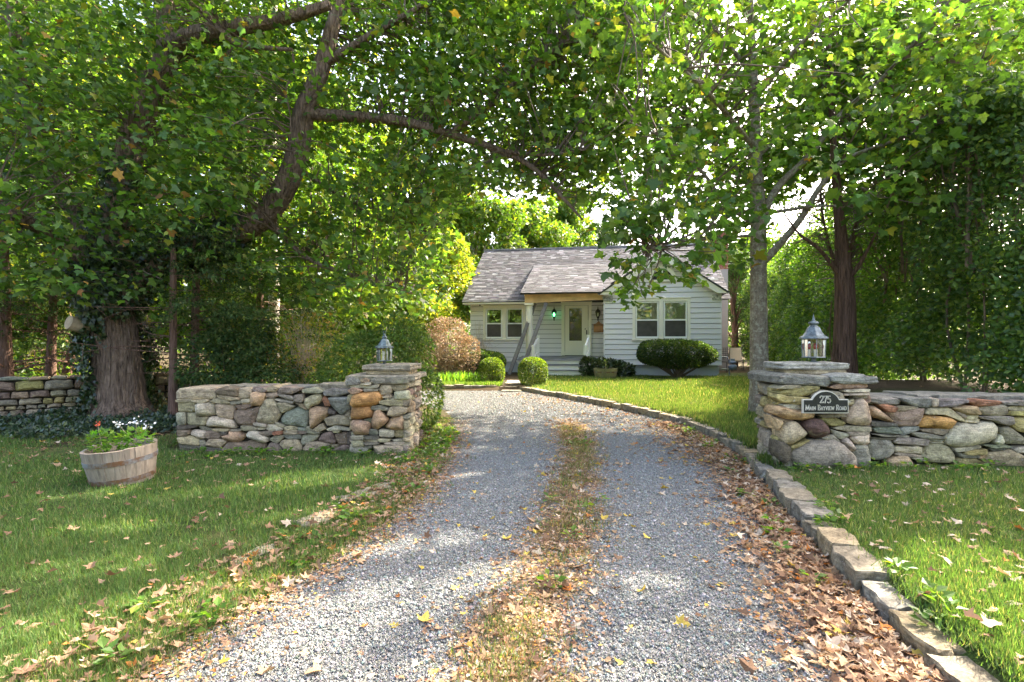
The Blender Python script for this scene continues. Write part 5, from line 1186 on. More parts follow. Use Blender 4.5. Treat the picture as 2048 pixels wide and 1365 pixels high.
# ---- grey-barked maple by the numbered pier
d9 = 9.6
rm = [([P(1521, 832, d9), P(1519, 770, d9), P(1517, 600, d9), P(1516, 430, d9), P(1511, 300, d9), P(1506, 150, d9), P(1500, 0, d9), P(1494, -250, d9)], [.215, .165, .14, .132, .10, .08, .055, .02], 0),
      ([P(1517, 450, d9), P(1556, 375, 9.5), P(1620, 310, 9.3), P(1680, 230, 9.1), P(1760, 160, 8.8), P(1850, 60, 8.5)], .075, .015), ([P(1520, 530, d9), P(1545, 505, 9.5), P(1600, 440, 9.3), P(1640, 375, 9.1), P(1690, 320, 8.9), P(1780, 285, 8.7), P(1900, 240, 8.4)], .075, .015),
      ([P(1516, 455, d9), P(1450, 405, 9.4), P(1405, 345, 9.2), P(1340, 285, 9), P(1250, 240, 8.6)], .05, .012), ([P(1516, 470, d9), P(1430, 478, 8.8), P(1340, 485, 7.8), P(1285, 505, 7.0)], .03, .010), ([P(1516, 430, d9), P(1650, 412, 9.0), P(1790, 425, 8.4)], .035, .01),
      ([P(1511, 300, d9), P(1420, 190, 8.3), P(1330, 110, 7.2), P(1250, 30, 6.6)], .05, .012), ([P(1508, 200, d9), P(1600, 90, 8.8), P(1700, 0, 8.0), P(1800, -120, 7.5)], .05, .012), ([P(1511, 320, d9), P(1620, 200, 10.4), P(1720, 60, 11)], .05, .012), ([P(1506, 150, d9), P(1400, 20, 10.2), P(1300, -120, 10.6)], .05, .012), ([P(1514, 380, d9), P(1440, 300, 10.5), P(1350, 200, 11.5)], .045, .012)]
A1 = [(1185, -80), (2120, -80), (2120, 200), (1930, 300), (1760, 400), (1640, 330), (1560, 400), (1440, 440), (1370, 430), (1250, 420), (1200, 300)]
A2 = [(1215, 400), (1440, 400), (1440, 520), (1400, 520), (1350, 585), (1330, 560), (1260, 610), (1225, 510)]; A3 = [(1680, 380), (1830, 360), (1870, 430), (1800, 460), (1700, 440)]
A4 = [(1000, -500), (2250, -500), (2120, -60), (1150, -60)]; A5 = [(1400, 420), (1520, 400), (1500, 540), (1420, 560)]
VISR = [rm[0][0][1:6], rm[1][0][:5], rm[2][0][:6]]
YG = [.30, .32, .23, .12, .025, .006]
big_tree('maple_tree', 'slender grey-barked maple rising behind the numbered gate pier', (gx(1521, d9), d9, .1), rm, M['barkR'],
         [(clear_limbs(shoots_in(A1, 6.4, 8.6, 380), VISR, 30), (12, .12, .20, GREENS, YG)), (clear_limbs(shoots_in(A1, 8.8, 12, 1150), VISR, 30), (15, .14, .26, GREENS, YG)), (shoots_in(A2, 6.6, 7.8, 130), (10, .118, .13, GREENS, [.34, .3, .2, .08, .04, .012])), (shoots_in(A3, 7.5, 8.6, 16), (7, .16, .16, GREENS, YG)), (shoots_in(A5, 8.3, 9.6, 24), (7, .15, .17, GREENS, YG)), (shoots_in(A4, 6.5, 12, 90), (10, .17, .25, GREENS, YG)), (shoots_in(A1, 11, 14, 420), (15, .15, .28, GREENS, YG))], 300, .38, 14, .03)
# ---- red-brown trunk between pier and hedge
lt = [([P(1687, 800, 9.3), P(1689, 700, 9.3), P(1690, 620, 9.3), P(1688, 560, 9.3), P(1682, 480, 9.3), P(1674, 380, 9.3), P(1664, 250, 9.3), P(1655, 80, 9.3)], [.26, .18, .165, .15, .10, .07, .045, .02], 0),
      ([P(1686, 560, 9.3), P(1640, 500, 9.2), P(1600, 470, 9.1), P(1570, 430, 9.0)], .045, .012), ([P(1690, 570, 9.3), P(1725, 520, 9.1), P(1760, 450, 9.0)], .05, .015), ([P(1688, 560, 9.3), P(1706, 480, 9.5), P(1720, 400, 9.6)], .05, .015), ([P(1686, 570, 9.3), P(1655, 480, 9.6), P(1640, 390, 9.8)], .04, .012)]
big_tree('locust_tree', 'red-brown fluted trunk with light feathery leaves, between the numbered pier and the hedge', (gx(1688, 9.3), 9.3, .5), lt, M['barkD'],
         [(shoots_in([(1550, 400), (1720, 380), (1770, 520), (1720, 590), (1610, 570), (1545, 490)], 9.3, 12, 240), (22, .055, .16, [(.07, .17, .02), (.10, .21, .03), (.05, .12, .02)], [.4, .3, .3], .5)), (shoots_in([(1560, 0), (1760, 0), (1760, 400), (1560, 400)], 9.5, 12, 120), (20, .06, .2, [(.07, .17, .02), (.05, .12, .02)], [.5, .5], .5))], 0, .7, 14, .10, OVAL, .008, lm='leafB')
# ---- background trees
def bg_tree(name, label, px, Y, ztop, r, zlow, n, size, cols, w, bark='bark', trunk_r=.16, group='trees behind the cottage', tpl=OVAL, lmn='leafB', ncl=22, trunk=True):
    X = gx(px, Y); z0 = float(hgt(X, min(Y, 60))); t = tag(empty(name, (X, Y, z0 - .05)), label, 'tree', group)
    cl = []
    for k in range(ncl):
        a, u = rng.uniform(0, 6.28), rng.random(); zz = zlow + (ztop - zlow) * rng.random() ** .8; f = (zz - zlow) / (ztop - zlow); rr = r * (1 - .55 * abs(2 * f - .8)) * math.sqrt(u)
        cl.append((X + rr * math.cos(a), Y + rr * math.sin(a), zz, r * rng.uniform(.26, .46)))
    limbs = [([(X, Y, z0 - .1), (X + .05, Y, z0 + (ztop - z0) * .3), (X - .1, Y, z0 + (ztop - z0) * .6), (X, Y, ztop * .93)], [trunk_r * 1.3, trunk_r, trunk_r * .6, .03], 0)]
    for c in cl[:10]: limbs.append(([(X, Y, min(c[2] * .7, zlow + .6 * (c[2] - zlow))), ((X + c[0]) / 2, (Y + c[1]) / 2, c[2] - .2), c[:3]], trunk_r * .35, .015))
    wood(limbs, 8, 3, .06).obj('trunk', M[bark], t, True); parts = []
    per = n // ncl
    for c in cl:
        C, d = inell(per, c[:3], (c[3], c[3], c[3] * .75), .35); D = unit(d * .5 + rng.normal(0, .7, (per, 3)) - UP * .35); parts.append(scatter(tpl, C, D, unit(UP * .6 + d * .5 + rng.normal(0, .6, (per, 3))), size * rng.uniform(.6, 1.3, per), palette(per, cols, w, .22)))
    V, Fo, Cc = merge(parts); obj('crown', V, Fo, M[lmn], t, Cc, kind='stuff'); return t
GA = [(.06, .13, .02), (.09, .17, .03), (.13, .2, .03), (.2, .2, .04)]; GY = [(.16, .22, .03), (.22, .25, .04), (.10, .17, .03), (.3, .24, .05)]; GD = [(.035, .07, .02), (.05, .095, .025), (.07, .12, .03)]
W4, W3 = [.3, .35, .25, .1], [.4, .4, .2]
bg_tree('young_tree', 'yellow-green young tree crowding the side gable of the cottage', 880, 24.5, 6.4, 1.7, 1.4, 7000, .16, GY, W4, trunk_r=.08)
bg_tree('young_tree', 'second yellow-green young tree, lower, next to the brown shrub', 830, 22, 4.4, 1.5, .8, 5000, .15, GY, W4, trunk_r=.07)
bg_tree('tall_tree', 'tall green tree with a pale forked trunk behind the end of the roof ridge', 950, 36, 12.2, 3.6, 3.5, 15000, .28, GA, W4, 'barkP', .14)
bg_tree('tall_tree', 'tall green tree showing over the middle of the roof ridge', 1060, 40, 11.4, 3.4, 3.5, 15000, .30, GA, W4, ncl=34)
bg_tree('tall_tree', 'sunny yellow-green tree above the roof ridge, near the gable', 1140, 43, 12.6, 3.2, 3.5, 14000, .30, GA, W4, ncl=34)
bg_tree('pine_tree', 'dark pine above the roof ridge, closest to the front gable', 1205, 46, 11.6, 2.8, 3.5, 9000, .30, GD, W3, 'barkD', tpl=SPRAY, lmn='needle')
bg_tree('tall_tree', 'hazy pale tree at the far end behind the leafy arch', 890, 44, 13.0, 3.8, 3, 11000, .30, GA, W4, 'barkP')
bg_tree('arborvitae', 'dark arborvitae standing behind the patio chairs', 1468, 27.5, 6.2, 1.3, .4, 8000, .17, GD, W3, 'barkD', tpl=SPRAY, lmn='needle', ncl=30)
bg_tree('arborvitae', 'second dark arborvitae, farther from the cottage, behind the maple trunk', 1525, 28.5, 5.6, 1.3, .4, 7000, .17, GD, W3, 'barkD', tpl=SPRAY, lmn='needle', ncl=30)
bg_tree('tall_tree', 'green tree showing beside the chimney behind the gable', 1395, 40, 9.0, 3.0, 2, 9000, .30, GA, W4, ncl=30)
bg_tree('tall_tree', 'green tree behind the arborvitae at the far end of the hedge', 1500, 38, 8.6, 3.0, 2, 9000, .30, GA, W4, ncl=30)
for k, (px, Y, zt, r, lab) in enumerate(((760, 30, 12.5, 3.6, 'leafy tree filling the gap above the drooping juniper'), (660, 21, 11.0, 3.4, 'bright leafy tree behind the pale-stemmed shrub'), (540, 25, 14.5, 4.2, 'leafy woodland tree seen through the arching maple limb'), (430, 20, 13, 3.8, 'leafy woodland tree behind the two cedars'), (300, 26, 16, 4.6, 'leafy woodland tree behind the massive maple trunk'), (160, 21, 14, 4.2, 'leafy woodland tree behind the leaning trunks'), (20, 25, 16, 4.6, 'leafy woodland tree at the picture edge behind the old wall'), (-130, 18, 12, 3.6, 'leafy woodland tree outside the old wall, by the picture edge'))):
    bg_tree('woodland_tree', lab, px, Y, zt, r, .7, 12500, .30, GA if k % 2 else GY, W4, 'bark', .16, 'woodland trees behind the old wall', ncl=40)
# pale straight trunk behind the big maple
xp = gx(545, 14.5); t = tag(empty('birch_tree', (xp, 14.5, 0)), 'tall pale-barked trunk rising behind the limb of the massive maple', 'tree')
wood([([(xp, 14.5, -.1), P(548, 560, 14.5), P(543, 330, 14.5), P(547, 100, 14.5), P(552, -150, 14.5)], [.17, .14, .12, .10, .06], 0), ([P(544, 300, 14.5), P(600, 230, 14.3), P(680, 200, 14)], .03, .01)], 10, 9, .03).obj('trunk', M['barkP'], t, True)
S = shoots_in([(430, -350), (700, -350), (700, 60), (430, 60)], 13.5, 15.5, 90); C, D, Nn, S_, col = maple_leaves(S, 14, .12, .25, GREENS, MD); V, Fo, Cc = scatter(OVAL, C, D, Nn, S_, col); obj('crown', V, Fo, M['leafB'], t, Cc, kind='stuff')
# far wood that reads as one mass
n = 26000; x = rng.uniform(-75, 75, n); y = 52 + 6 * rng.random(n) + np.abs(x) * .05; top = 7.0 + 1.8 * np.sin(x * .35) + 1.2 * np.sin(x * .9 + 1); z = rng.random(n) ** .8 * top
C = np.column_stack([x, y, z]); V, Fo, Cc = scatter(OVAL, C, unit(rng.normal(size=(n, 3)) - UP * .3), unit(UP * .5 + rng.normal(0, .7, (n, 3))), rng.uniform(.3, .6, n), palette(n, GA + GD, [.2, .2, .15, .05, .15, .15, .1], .25)); tag(obj('distant_woods', V, Fo, M['leafB'], col=Cc), 'distant wood closing the view behind everything', 'woods', kind='stuff')
# woodland undergrowth on the far side of the walls
n = 20000; y = rng.uniform(11.5, 19, n); x = gx(rng.uniform(-60, 700, n), y); top = .5 + 1.3 * np.clip(np.sin(x * 1.3) * np.sin(y * 1.1 + x * .4) + .4, 0, 1.4); C = np.column_stack([x, y, rng.random(n) ** 1.3 * top]); keepu = C[:, 0] < lx(y) - .8; C = C[keepu]; n = len(C)
V, Fo, Cc = scatter(OVAL, C, unit(rng.normal(size=(n, 3)) + UP * .2), unit(UP * .7 + rng.normal(0, .6, (n, 3))), rng.uniform(.06, .16, n), palette(n, GA + GD + [(.25, .17, .08)], [.18, .2, .16, .1, .1, .1, .06, .1], .25)); tag(obj('undergrowth', V, Fo, M['leafB'], col=Cc), 'sunlit leafy undergrowth behind the stone walls', 'undergrowth', kind='stuff')
# ---- cedars with bare lower limbs behind the wall
def cedar(px, Y, r, lab, crown, nleaf, lean=0.0, name='cedar_tree', dead=16, zt=7.5):
    X = gx(px, Y); t = tag(empty(name, (X, Y, 0)), lab, 'tree', 'cedars behind the wall'); limbs = [([(X, Y, -.1), (X + lean * .4, Y, 1.2), (X + lean, Y, 2.8), (X + lean * 1.2, Y, zt)], [r * 1.4, r, r * .85, .03], 0)]
    for k in range(dead):
        z = rng.uniform(.7, 2.9); a = rng.uniform(0, 6.28); L_ = rng.uniform(.5, 1.5); e_ = np.array([X + lean * z / 2.8 + L_ * math.cos(a), Y + L_ * math.sin(a), z + rng.uniform(-.1, .3)]); s_ = np.array([X + lean * z / 2.8, Y, z]); limbs.append(([s_, (s_ + e_) / 2 + rng.normal(0, .05, 3), e_], r * .2, .004))
        for q in range(2): b_ = s_ + (e_ - s_) * rng.uniform(.4, .9); limbs.append(([b_, b_ + rng.normal(0, .14, 3), b_ + rng.normal(0, .25, 3)], r * .08, .003))
    wood(limbs, 10, 5, .10).obj('trunk', M['barkC'], t, True); parts = []
    S = shoots_in(crown, Y - 1.0, Y + 1.5, nleaf // 60, .5)
    for p in S:
        ax = unit(np.array([p[0] - X, p[1] - Y, -.1]) + rng.normal(0, .2, 3)); tt = rng.uniform(-.4, .4, 60); C = p + ax * tt[:, None] + rng.normal(0, .05, (60, 3)) * np.array([1, 1, .5]) - UP * (tt ** 2 * .3)[:, None]
        parts.append(scatter(SPRAY, C, unit(ax * .8 + rng.normal(0, .5, (60, 3)) - UP * .2), unit(UP + rng.normal(0, .5, (60, 3))), rng.uniform(.06, .12, 60), palette(60, [(.03, .065, .02), (.05, .09, .025), (.08, .12, .03), (.14, .15, .05)], [.35, .35, .2, .1])))
    V, Fo, Cc = merge(parts); obj('crown', V, Fo, M['needle'], t, Cc, kind='stuff'); return t
cedar(347, 9.6, .062, 'reddish cedar trunk standing right behind the end of the near wall', [(290, 420), (480, 480), (520, 640), (420, 700), (320, 640)], 7200, .0, zt=3.1)
cedar(388, 10.6, .075, 'thin cedar trunk behind the near wall, second beside the reddish one', [(400, 500), (660, 560), (650, 740), (520, 770), (420, 720), (390, 600)], 9000, .05, zt=3.3)
cedar(100, 11.8, .09, 'dark cedar trunk leaning behind the old wall, more upright of the pair', [(-20, 560), (180, 560), (160, 700), (0, 700)], 4200, .1, zt=4.5)
cedar(118, 12.2, .085, 'dark cedar trunk leaning strongly beside the upright one', [(60, 560), (220, 540), (200, 640), (80, 630)], 1800, .75, zt=4.0)
cedar(12, 11.0, .13, 'thick cedar trunk at the picture edge behind the old wall', [(-60, 540), (90, 540), (90, 620), (-60, 700)], 4800, -.05, zt=5)
cedar(520, 13.0, .09, 'cedar with drooping sprays behind the middle of the near wall', [(430, 560), (700, 560), (700, 740), (600, 760), (480, 740)], 7200, .0, zt=4)
# ---- drooping juniper behind the small-lantern pier
def shrub(name, lab, base, ells, n, size, tpl, lmn, cols, w, cat='shrub', shell=.55, stems=10, stem_m='twig', group=None, down=.1, upn=.4, lab_stem='stem', sr=.012, wid=None):
    t = tag(empty(name, tuple(base)), lab, cat, group); parts = []; vol = np.array([e[1][0] * e[1][1] * e[1][2] for e in ells]) ** .67; vol /= vol.sum()
    for (c, r), v in zip(ells, vol):
        m = int(n * v); C, d = inell(m, c, r, shell); C += .06 * np.array(r) * np.sin(C * 9 + np.array([0, 1, 2])); ok = C[:, 2] > base[2] + .02; C, d = C[ok], d[ok]; m = len(C)
        parts.append(scatter(tpl, C, unit(d * .9 + rng.normal(0, .55, (m, 3)) - UP * down), unit(UP * upn + d * .4 + rng.normal(0, .6, (m, 3))), size * rng.uniform(.6, 1.3, m), palette(m, cols, w, .2)))
    if stems:
        mb = MB(); b = np.array(base, float)
        for k in range(stems):
            c, r = ells[k % len(ells)]; e_ = np.array(c) + rdir(1)[0] * np.array(r) * .75; e_[2] = max(e_[2], b[2] + .1); s_ = b + np.array([rng.normal(0, .06), rng.normal(0, .06), -.03]); S2 = spline([s_, s_ + (e_ - s_) * .5 + rng.normal(0, .08, 3) * np.array(r), e_], 4); V, Fa = tube(S2, np.linspace(sr * 1.6, sr * .3, len(S2)), 5, False); mb.add(V, Fa)
        mb.obj(lab_stem, M[stem_m], t)
    V, Fo, Cc = merge(parts); obj('foliage', V, Fo, M[lmn], t, Cc, kind='stuff'); return t
JC = [(.05, .10, .02), (.075, .135, .025), (.11, .17, .03), (.16, .20, .04)]
Yj = 8.9; jz = .02
shrub('juniper_shrub', 'feathery green juniper swelling up behind the small-lantern pier', (gx(765, Yj), Yj, jz), [((gx(800, Yj), Yj, 1.15), (.55, .7, .75)), ((gx(740, Yj), Yj, .9), (.75, .7, .75)), ((gx(845, Yj - .3), Yj - .3, .55), (.30, .6, .50)), ((gx(680, Yj + .4), Yj + .4, .6), (.6, .5, .7)), ((gx(815, Yj), Yj + .2, 1.5), (.28, .4, .4))], 17000, .095, SPRAY, 'needle', JC, W4, down=.5, upn=.7)
shrub('cedar_shrub', 'dark feathery evergreen shrub behind the middle of the near wall', (gx(480, 9.6), 9.6, .0), [((gx(430, 9.6), 9.7, .95), (.65, .5, .75)), ((gx(520, 9.6), 9.7, .75), (.6, .5, .65)), ((gx(470, 9.8), 10.0, 1.5), (.7, .5, .6))], 9000, .12, SPRAY, 'needle', [(.035, .075, .025), (.055, .10, .03), (.085, .13, .035), (.14, .16, .05)], W4, down=.4, upn=.7, shell=.2)
# ---- pale-stemmed twiggy shrub
Ys = 10.2; b = np.array([gx(610, Ys), Ys, 0.]); mb = MB()
for k in range(60):
    a = rng.uniform(0, 6.28); h = rng.uniform(1.0, 1.9); s = rng.uniform(.1, .7); e_ = b + np.array([s * math.cos(a), s * math.sin(a) * .7, h]); S2 = spline([b + np.array([rng.normal(0, .1), rng.normal(0, .1), -.05]), b + np.array([s * .35 * math.cos(a), s * .3 * math.sin(a), h * .5]), e_], 4); V, Fa = tube(S2, np.linspace(.012, .004, len(S2)), 5, False); mb.add(V, Fa)
    for q in range(3): p = S2[int(rng.integers(4, len(S2)))]; V, Fa = tube([p, p + rng.normal(0, .12, 3) + UP * .12, p + rng.normal(0, .2, 3) + UP * .25], [.004, .003, .002], 3, False); mb.add(V, Fa)
t = tag(empty('twiggy_shrub', tuple(b)), 'pale-stemmed twiggy shrub behind the near wall', 'shrub'); mb.obj('stems', M['paletwig'], t, kind='stuff')
C, d = inell(2200, (b[0], b[1], 1.35), (.75, .55, .65), .3); V, Fo, Cc = scatter(OVAL, C, unit(d + rng.normal(0, .6, C.shape)), unit(UP * .6 + rng.normal(0, .6, C.shape)), rng.uniform(.04, .08, len(C)), palette(len(C), GY + [(.34, .22, .13)], [.2, .3, .2, .2, .2])); obj('foliage', V, Fo, M['leafB'], t, Cc, kind='stuff')
# ---- planting by the house
BRN = [(.27, .195, .125), (.34, .265, .175), (.21, .15, .095), (.20, .18, .09)]
Y1 = 18.6; shrub('brown_shrub', 'russet dried-out shrub at the side of the cottage', (gx(893, Y1), Y1, .1), [((gx(893, Y1), Y1, 1.35), (.85, .8, .95)), ((gx(925, Y1 + .4), Y1 + .4, 1.0), (.6, .6, .8)), ((gx(862, Y1), Y1, 1.0), (.5, .6, .8))], 9000, .075, OVAL, 'litter', BRN, [.35, .3, .2, .15], stems=26, stem_m='paletwig', shell=.3, sr=.016)
C0 = HW(U(962, 1.1), 1.1, 0); mb = MB()
for k in range(26):
    s_ = np.array([C0[0] - .2 + rng.normal(0, .3), C0[1] + rng.normal(0, .2), .1]); e_ = s_ + np.array([rng.normal(.1, .3), rng.normal(0, .15), rng.uniform(1.2, 2.3)]); V, Fa = tube(spline([s_, (s_ + e_) / 2 + rng.normal(0, .08, 3), e_], 4), np.linspace(.010, .003, 9), 4, False); mb.add(V, Fa)
    for q in range(3): m_ = s_ + (e_ - s_) * rng.uniform(.4, .95); V, Fa = tube([m_, m_ + rng.normal(0, .15, 3), m_ + rng.normal(0, .28, 3) + UP * .1], [.004, .003, .002], 3, False); mb.add(V, Fa)
tag(mb.obj('bare_shrub', M['paletwig']), 'bare twiggy shrub against the clapboards beside the yew window', 'shrub', kind='thing')
BX = [(.045, .085, .018), (.07, .12, .022), (.11, .16, .03), (.17, .20, .04)]; YW_ = [(.022, .048, .016), (.035, .07, .02), (.06, .10, .025), (.12, .15, .04)]
def ball(px, py, Y, rx, rz, lab): shrub('box_ball', lab, (gx(px, Y), Y, .12), [((gx(px, Y), Y, gz(py, Y)), (rx, rx, rz))], 11000, .042, OVAL, 'hedge', BX, W4, group='clipped box balls', shell=.80, stems=5)
ball(984, 744, 16.9, .40, .46, 'smaller clipped box ball on the far side of the path'); ball(1065, 744, 16.3, .46, .46, 'larger clipped box ball in front of the porch steps')
Y2 = 19.6; shrub('clipped_yew', 'low clipped dark yew under the side window', (gx(960, Y2), Y2, .1), [((gx(958, Y2), Y2, .72), (.95, .6, .42)), ((gx(938, Y2), Y2, .68), (.55, .55, .40)), ((gx(985, Y2), Y2, .68), (.5, .55, .38))], 17000, .06, OVAL, 'hedge', YW_, [.45, .35, .15, .05], shell=.78, stems=6)
uy = U(1352, -1.3); cy = HW(uy, -1.3, 0); shrub('clipped_yew', 'wide mushroom-shaped yew under the gable window', (cy[0], cy[1], .12), [((cy[0], cy[1], .98), (1.28, .85, .50)), ((cy[0] - .6, cy[1], 1.02), (.80, .75, .46)), ((cy[0] + .65, cy[1], .96), (.75, .7, .44))], 26000, .06, OVAL, 'hedge', YW_, [.42, .33, .17, .08], shell=.76, stems=26, sr=.022)
ur = U(1220, -1.0); cr = HW(ur, -1.0, 0); shrub('rhododendron', 'low dark leathery rhododendron between the steps and the wide yew', (cr[0], cr[1], .1), [((cr[0] - .25, cr[1], .42), (.55, .4, .36)), ((cr[0] + .35, cr[1], .36), (.5, .4, .3)), ((cr[0] - .75, cr[1] + .1, .5), (.3, .3, .35))], 2600, .13, OVAL, 'ivy', [(.03, .05, .025), (.045, .075, .03), (.07, .09, .04)], W3, shell=.4)
# hosta / fern bed
t = tag(empty('fern_clump', (gx(905, 17.3), 17.3, .12)), 'lush green fern bed between the juniper and the smaller box ball', 'fern'); parts = []
for k in range(46):
    bx_ = np.array([gx(rng.uniform(868, 965), 17.3), 17.3 + rng.uniform(-.8, .9), .12]); nl = 16; a = rng.uniform(0, 6.28, nl); D = np.column_stack([np.cos(a), np.sin(a), rng.uniform(.3, 1.2, nl)]); parts.append(scatter(BLADE, np.repeat(bx_[None], nl, 0), D, np.column_stack([-np.cos(a), -np.sin(a), np.full(nl, 1.)]), rng.uniform(.22, .42, nl), palette(nl, [(.05, .13, .02), (.08, .17, .03), (.13, .21, .04)], W3), rng.uniform(.05, .09, nl)))
V, Fo, Cc = merge(parts); obj('fronds', V, Fo, M['leafB'], t, Cc, kind='stuff')
# seedling and geraniums in the barrels
t = tag(empty('seedling', (bl2[0], bl2[1], bl2[2] + .28)), 'lone pale seedling growing in the mossy half-barrel', 'plant'); MB().tube([(0, 0, 0), (.01, 0, .2), (-.01, 0, .38)], .008, 5).obj('stem', M['hedge'] if False else M['paletwig'], t, local=True)
C = np.array([(0, 0, .1 + .035 * k) for k in range(9)]); a = np.arange(9) * 2.4; V, Fo, Cc = scatter(OVAL, C, np.column_stack([np.cos(a), np.sin(a), np.full(9, .4)]), np.tile(UP, (9, 1)), np.full(9, .13), palette(9, [(.16, .24, .06)], [1])); obj('foliage', V, Fo, M['leafB'], t, Cc, local=True)
def geranium(dx, dy, r, n, lab, flower, nf):
    p = np.array([bl[0] + dx, bl[1] + dy, bl[2] + .36]); t = tag(empty('geranium', tuple(p)), lab, 'plant', 'plants in the half-barrel'); C, d = inell(n, p + UP * .06, (r, r * .8, .11), .3); a = rng.uniform(0, 6.28, n)
    V, Fo, Cc = scatter(IVY, C, unit(d * .6 + rng.normal(0, .4, (n, 3))), unit(UP + d * .3 + rng.normal(0, .3, (n, 3))), rng.uniform(.035, .065, n), palette(n, [(.10, .22, .03), (.14, .28, .04), (.20, .30, .06)], W3)); obj('foliage', V, Fo, M['leafB'], t, Cc)
    fm = plain('petal_' + flower, (.85, .84, .82) if flower == 'white' else (.70, .10, .03), .6)
    for k in range(nf):
        q = p + np.array([rng.uniform(-r, r) * .8, rng.uniform(-.06, .06), .19 + rng.uniform(0, .07)]); MB().tube([p + UP * .02, q], .003, 4).obj('flower_stem', M['grass'] if False else M['paletwig'], t)
        m = 14; Cq = q + rng.normal(0, .02, (m, 3)); V, Fo, _ = scatter(OVAL, Cq, rdir(m), rdir(m), rng.uniform(.02, .035, m), np.zeros((m, 3))); obj('flower', V, Fo, fm, t)
geranium(.13, -.02, .17, 230, 'bright green geranium with white flowers in the half-barrel', 'white', 3); geranium(-.18, -.06, .13, 150, 'green geranium with one orange-red flower in the half-barrel', 'red', 1)
# ================================================================== HEDGE
hA, hB = np.array([7.0, 6.6]), np.array([13.2, 28.5]); hv = hB - hA; hL = np.linalg.norm(hv); hd = hv / hL; hn = np.array([-hd[1], hd[0]])
t = tag(empty('privet_hedge', (*((hA + hB) / 2), .1)), 'tall overgrown privet hedge with bare brown stems along the lawn', 'hedge')
n = 215000; s = hL * rng.random(n) ** 1.35; z = rng.random(n); off = np.clip(rng.normal(.15, .42, n), -.8, .95); bxy = hA + s[:, None] * hd + off[:, None] * hn; g0 = hgt(bxy[:, 0], bxy[:, 1]); H = 4.75 + .25 * np.sin(s * 1.1) + .15 * np.sin(s * 2.7)
zz = g0 + .12 + (z ** .9) * (H - g0); bulge = .22 * np.sin(s * 2.1 + zz * 1.7) + .15 * np.sin(zz * 3.1 - s); bxy = bxy + (bulge * (off > 0))[:, None] * hn
bare = (zz > 2.6 + .25 * np.sin(s * 3)) & (zz < 4.4) & (s < 7.5) & (rng.random(n) < .62 * (.3 + .7 * np.sin(s * 2.2 + zz * 1.1) ** 2)); low = (zz < g0 + .45) & (rng.random(n) < .35)
k_ = ~(bare | low) & sunny(np.column_stack([bxy, zz])); C = np.column_stack([bxy, zz])[k_]; n = len(C); o3 = np.array([hn[0], hn[1], 0.])
V, Fo, Cc = scatter(OVAL, C, unit(rng.normal(0, .7, (n, 3)) + o3 * .4 + UP * .1), unit(o3 * .5 + UP * .5 + rng.normal(0, .6, (n, 3))), rng.uniform(.048, .088, n) * (1 + .03 * C[:, 1]), palette(n, [(.048, .10, .034), (.07, .14, .04), (.105, .185, .045), (.16, .23, .06)], [.32, .34, .23, .11]))
obj('foliage', V, Fo, M['hedge'], t, Cc, kind='stuff'); mb = MB()
for k in range(150):
    s_ = (hL if k < 40 else 8.5) * rng.random() ** 1.3; p = hA + s_ * hd + rng.normal(.3 if k >= 40 else .1, .3) * hn; z0 = float(hgt(*p)) + (0 if k < 40 else rng.uniform(1.5, 2.4)); h = rng.uniform(3.2, 4.6) if k < 40 else rng.uniform(1.6, 2.3); pts = [(p[0], p[1], z0 - .05), (p[0] + rng.normal(0, .1), p[1] + rng.normal(0, .1), z0 + h * .4), (p[0] + rng.normal(0, .2), p[1] + rng.normal(0, .2), z0 + h)]
    V, Fa = tube(spline(pts, 4), np.linspace(rng.uniform(.015, .034), .009, 9), 5, False); mb.add(V, Fa)
    for q in range(3):
        t_ = rng.uniform(.45, .95); a = np.array(pts[1]) * (1 - t_) + np.array(pts[2]) * t_; V, Fa = tube([a, a + rng.normal(0, .1, 3) + UP * .3, a + rng.normal(0, .2, 3) + UP * .7], [.008, .006, .003], 4, False); mb.add(V, Fa)
mb.obj('stems', M['stem'], t, kind='stuff')
# long suckers arching out of the hedge
# ================================================================== GROUND COVER, GRASS, LEAVES
n = 15000; y = rng.uniform(7.3, 10.8, n); x = rng.uniform(-9.2, -4.3, n); edge = 7.9 + .3 * np.sin(x * 2.1) + .45 * (x + 6.6) ** 2 * .08; ok = (y > edge) & ~((x > -4.6) & (y > 6.9) & (y < 7.6)) & (np.hypot(x - bx, y - by) > .75); x, y = x[ok], y[ok]; n = len(x)
C = np.column_stack([x, y, hgt(x, y) + rng.random(n) * (.10 + .08 * np.sin(x * 4) * np.sin(y * 3))]); V, Fo, Cc = scatter(OVAL, C, unit(rng.normal(0, 1, (n, 3)) + UP * .3), unit(UP + rng.normal(0, .5, (n, 3))), rng.uniform(.05, .09, n), palette(n, [(.025, .05, .03), (.04, .07, .04), (.06, .10, .05), (.10, .13, .05)], [.35, .35, .22, .08])); tag(obj('vinca', V, Fo, M['ivy'], col=Cc), 'dark glossy ground cover around the foot of the massive maple', 'ground cover', kind='stuff')
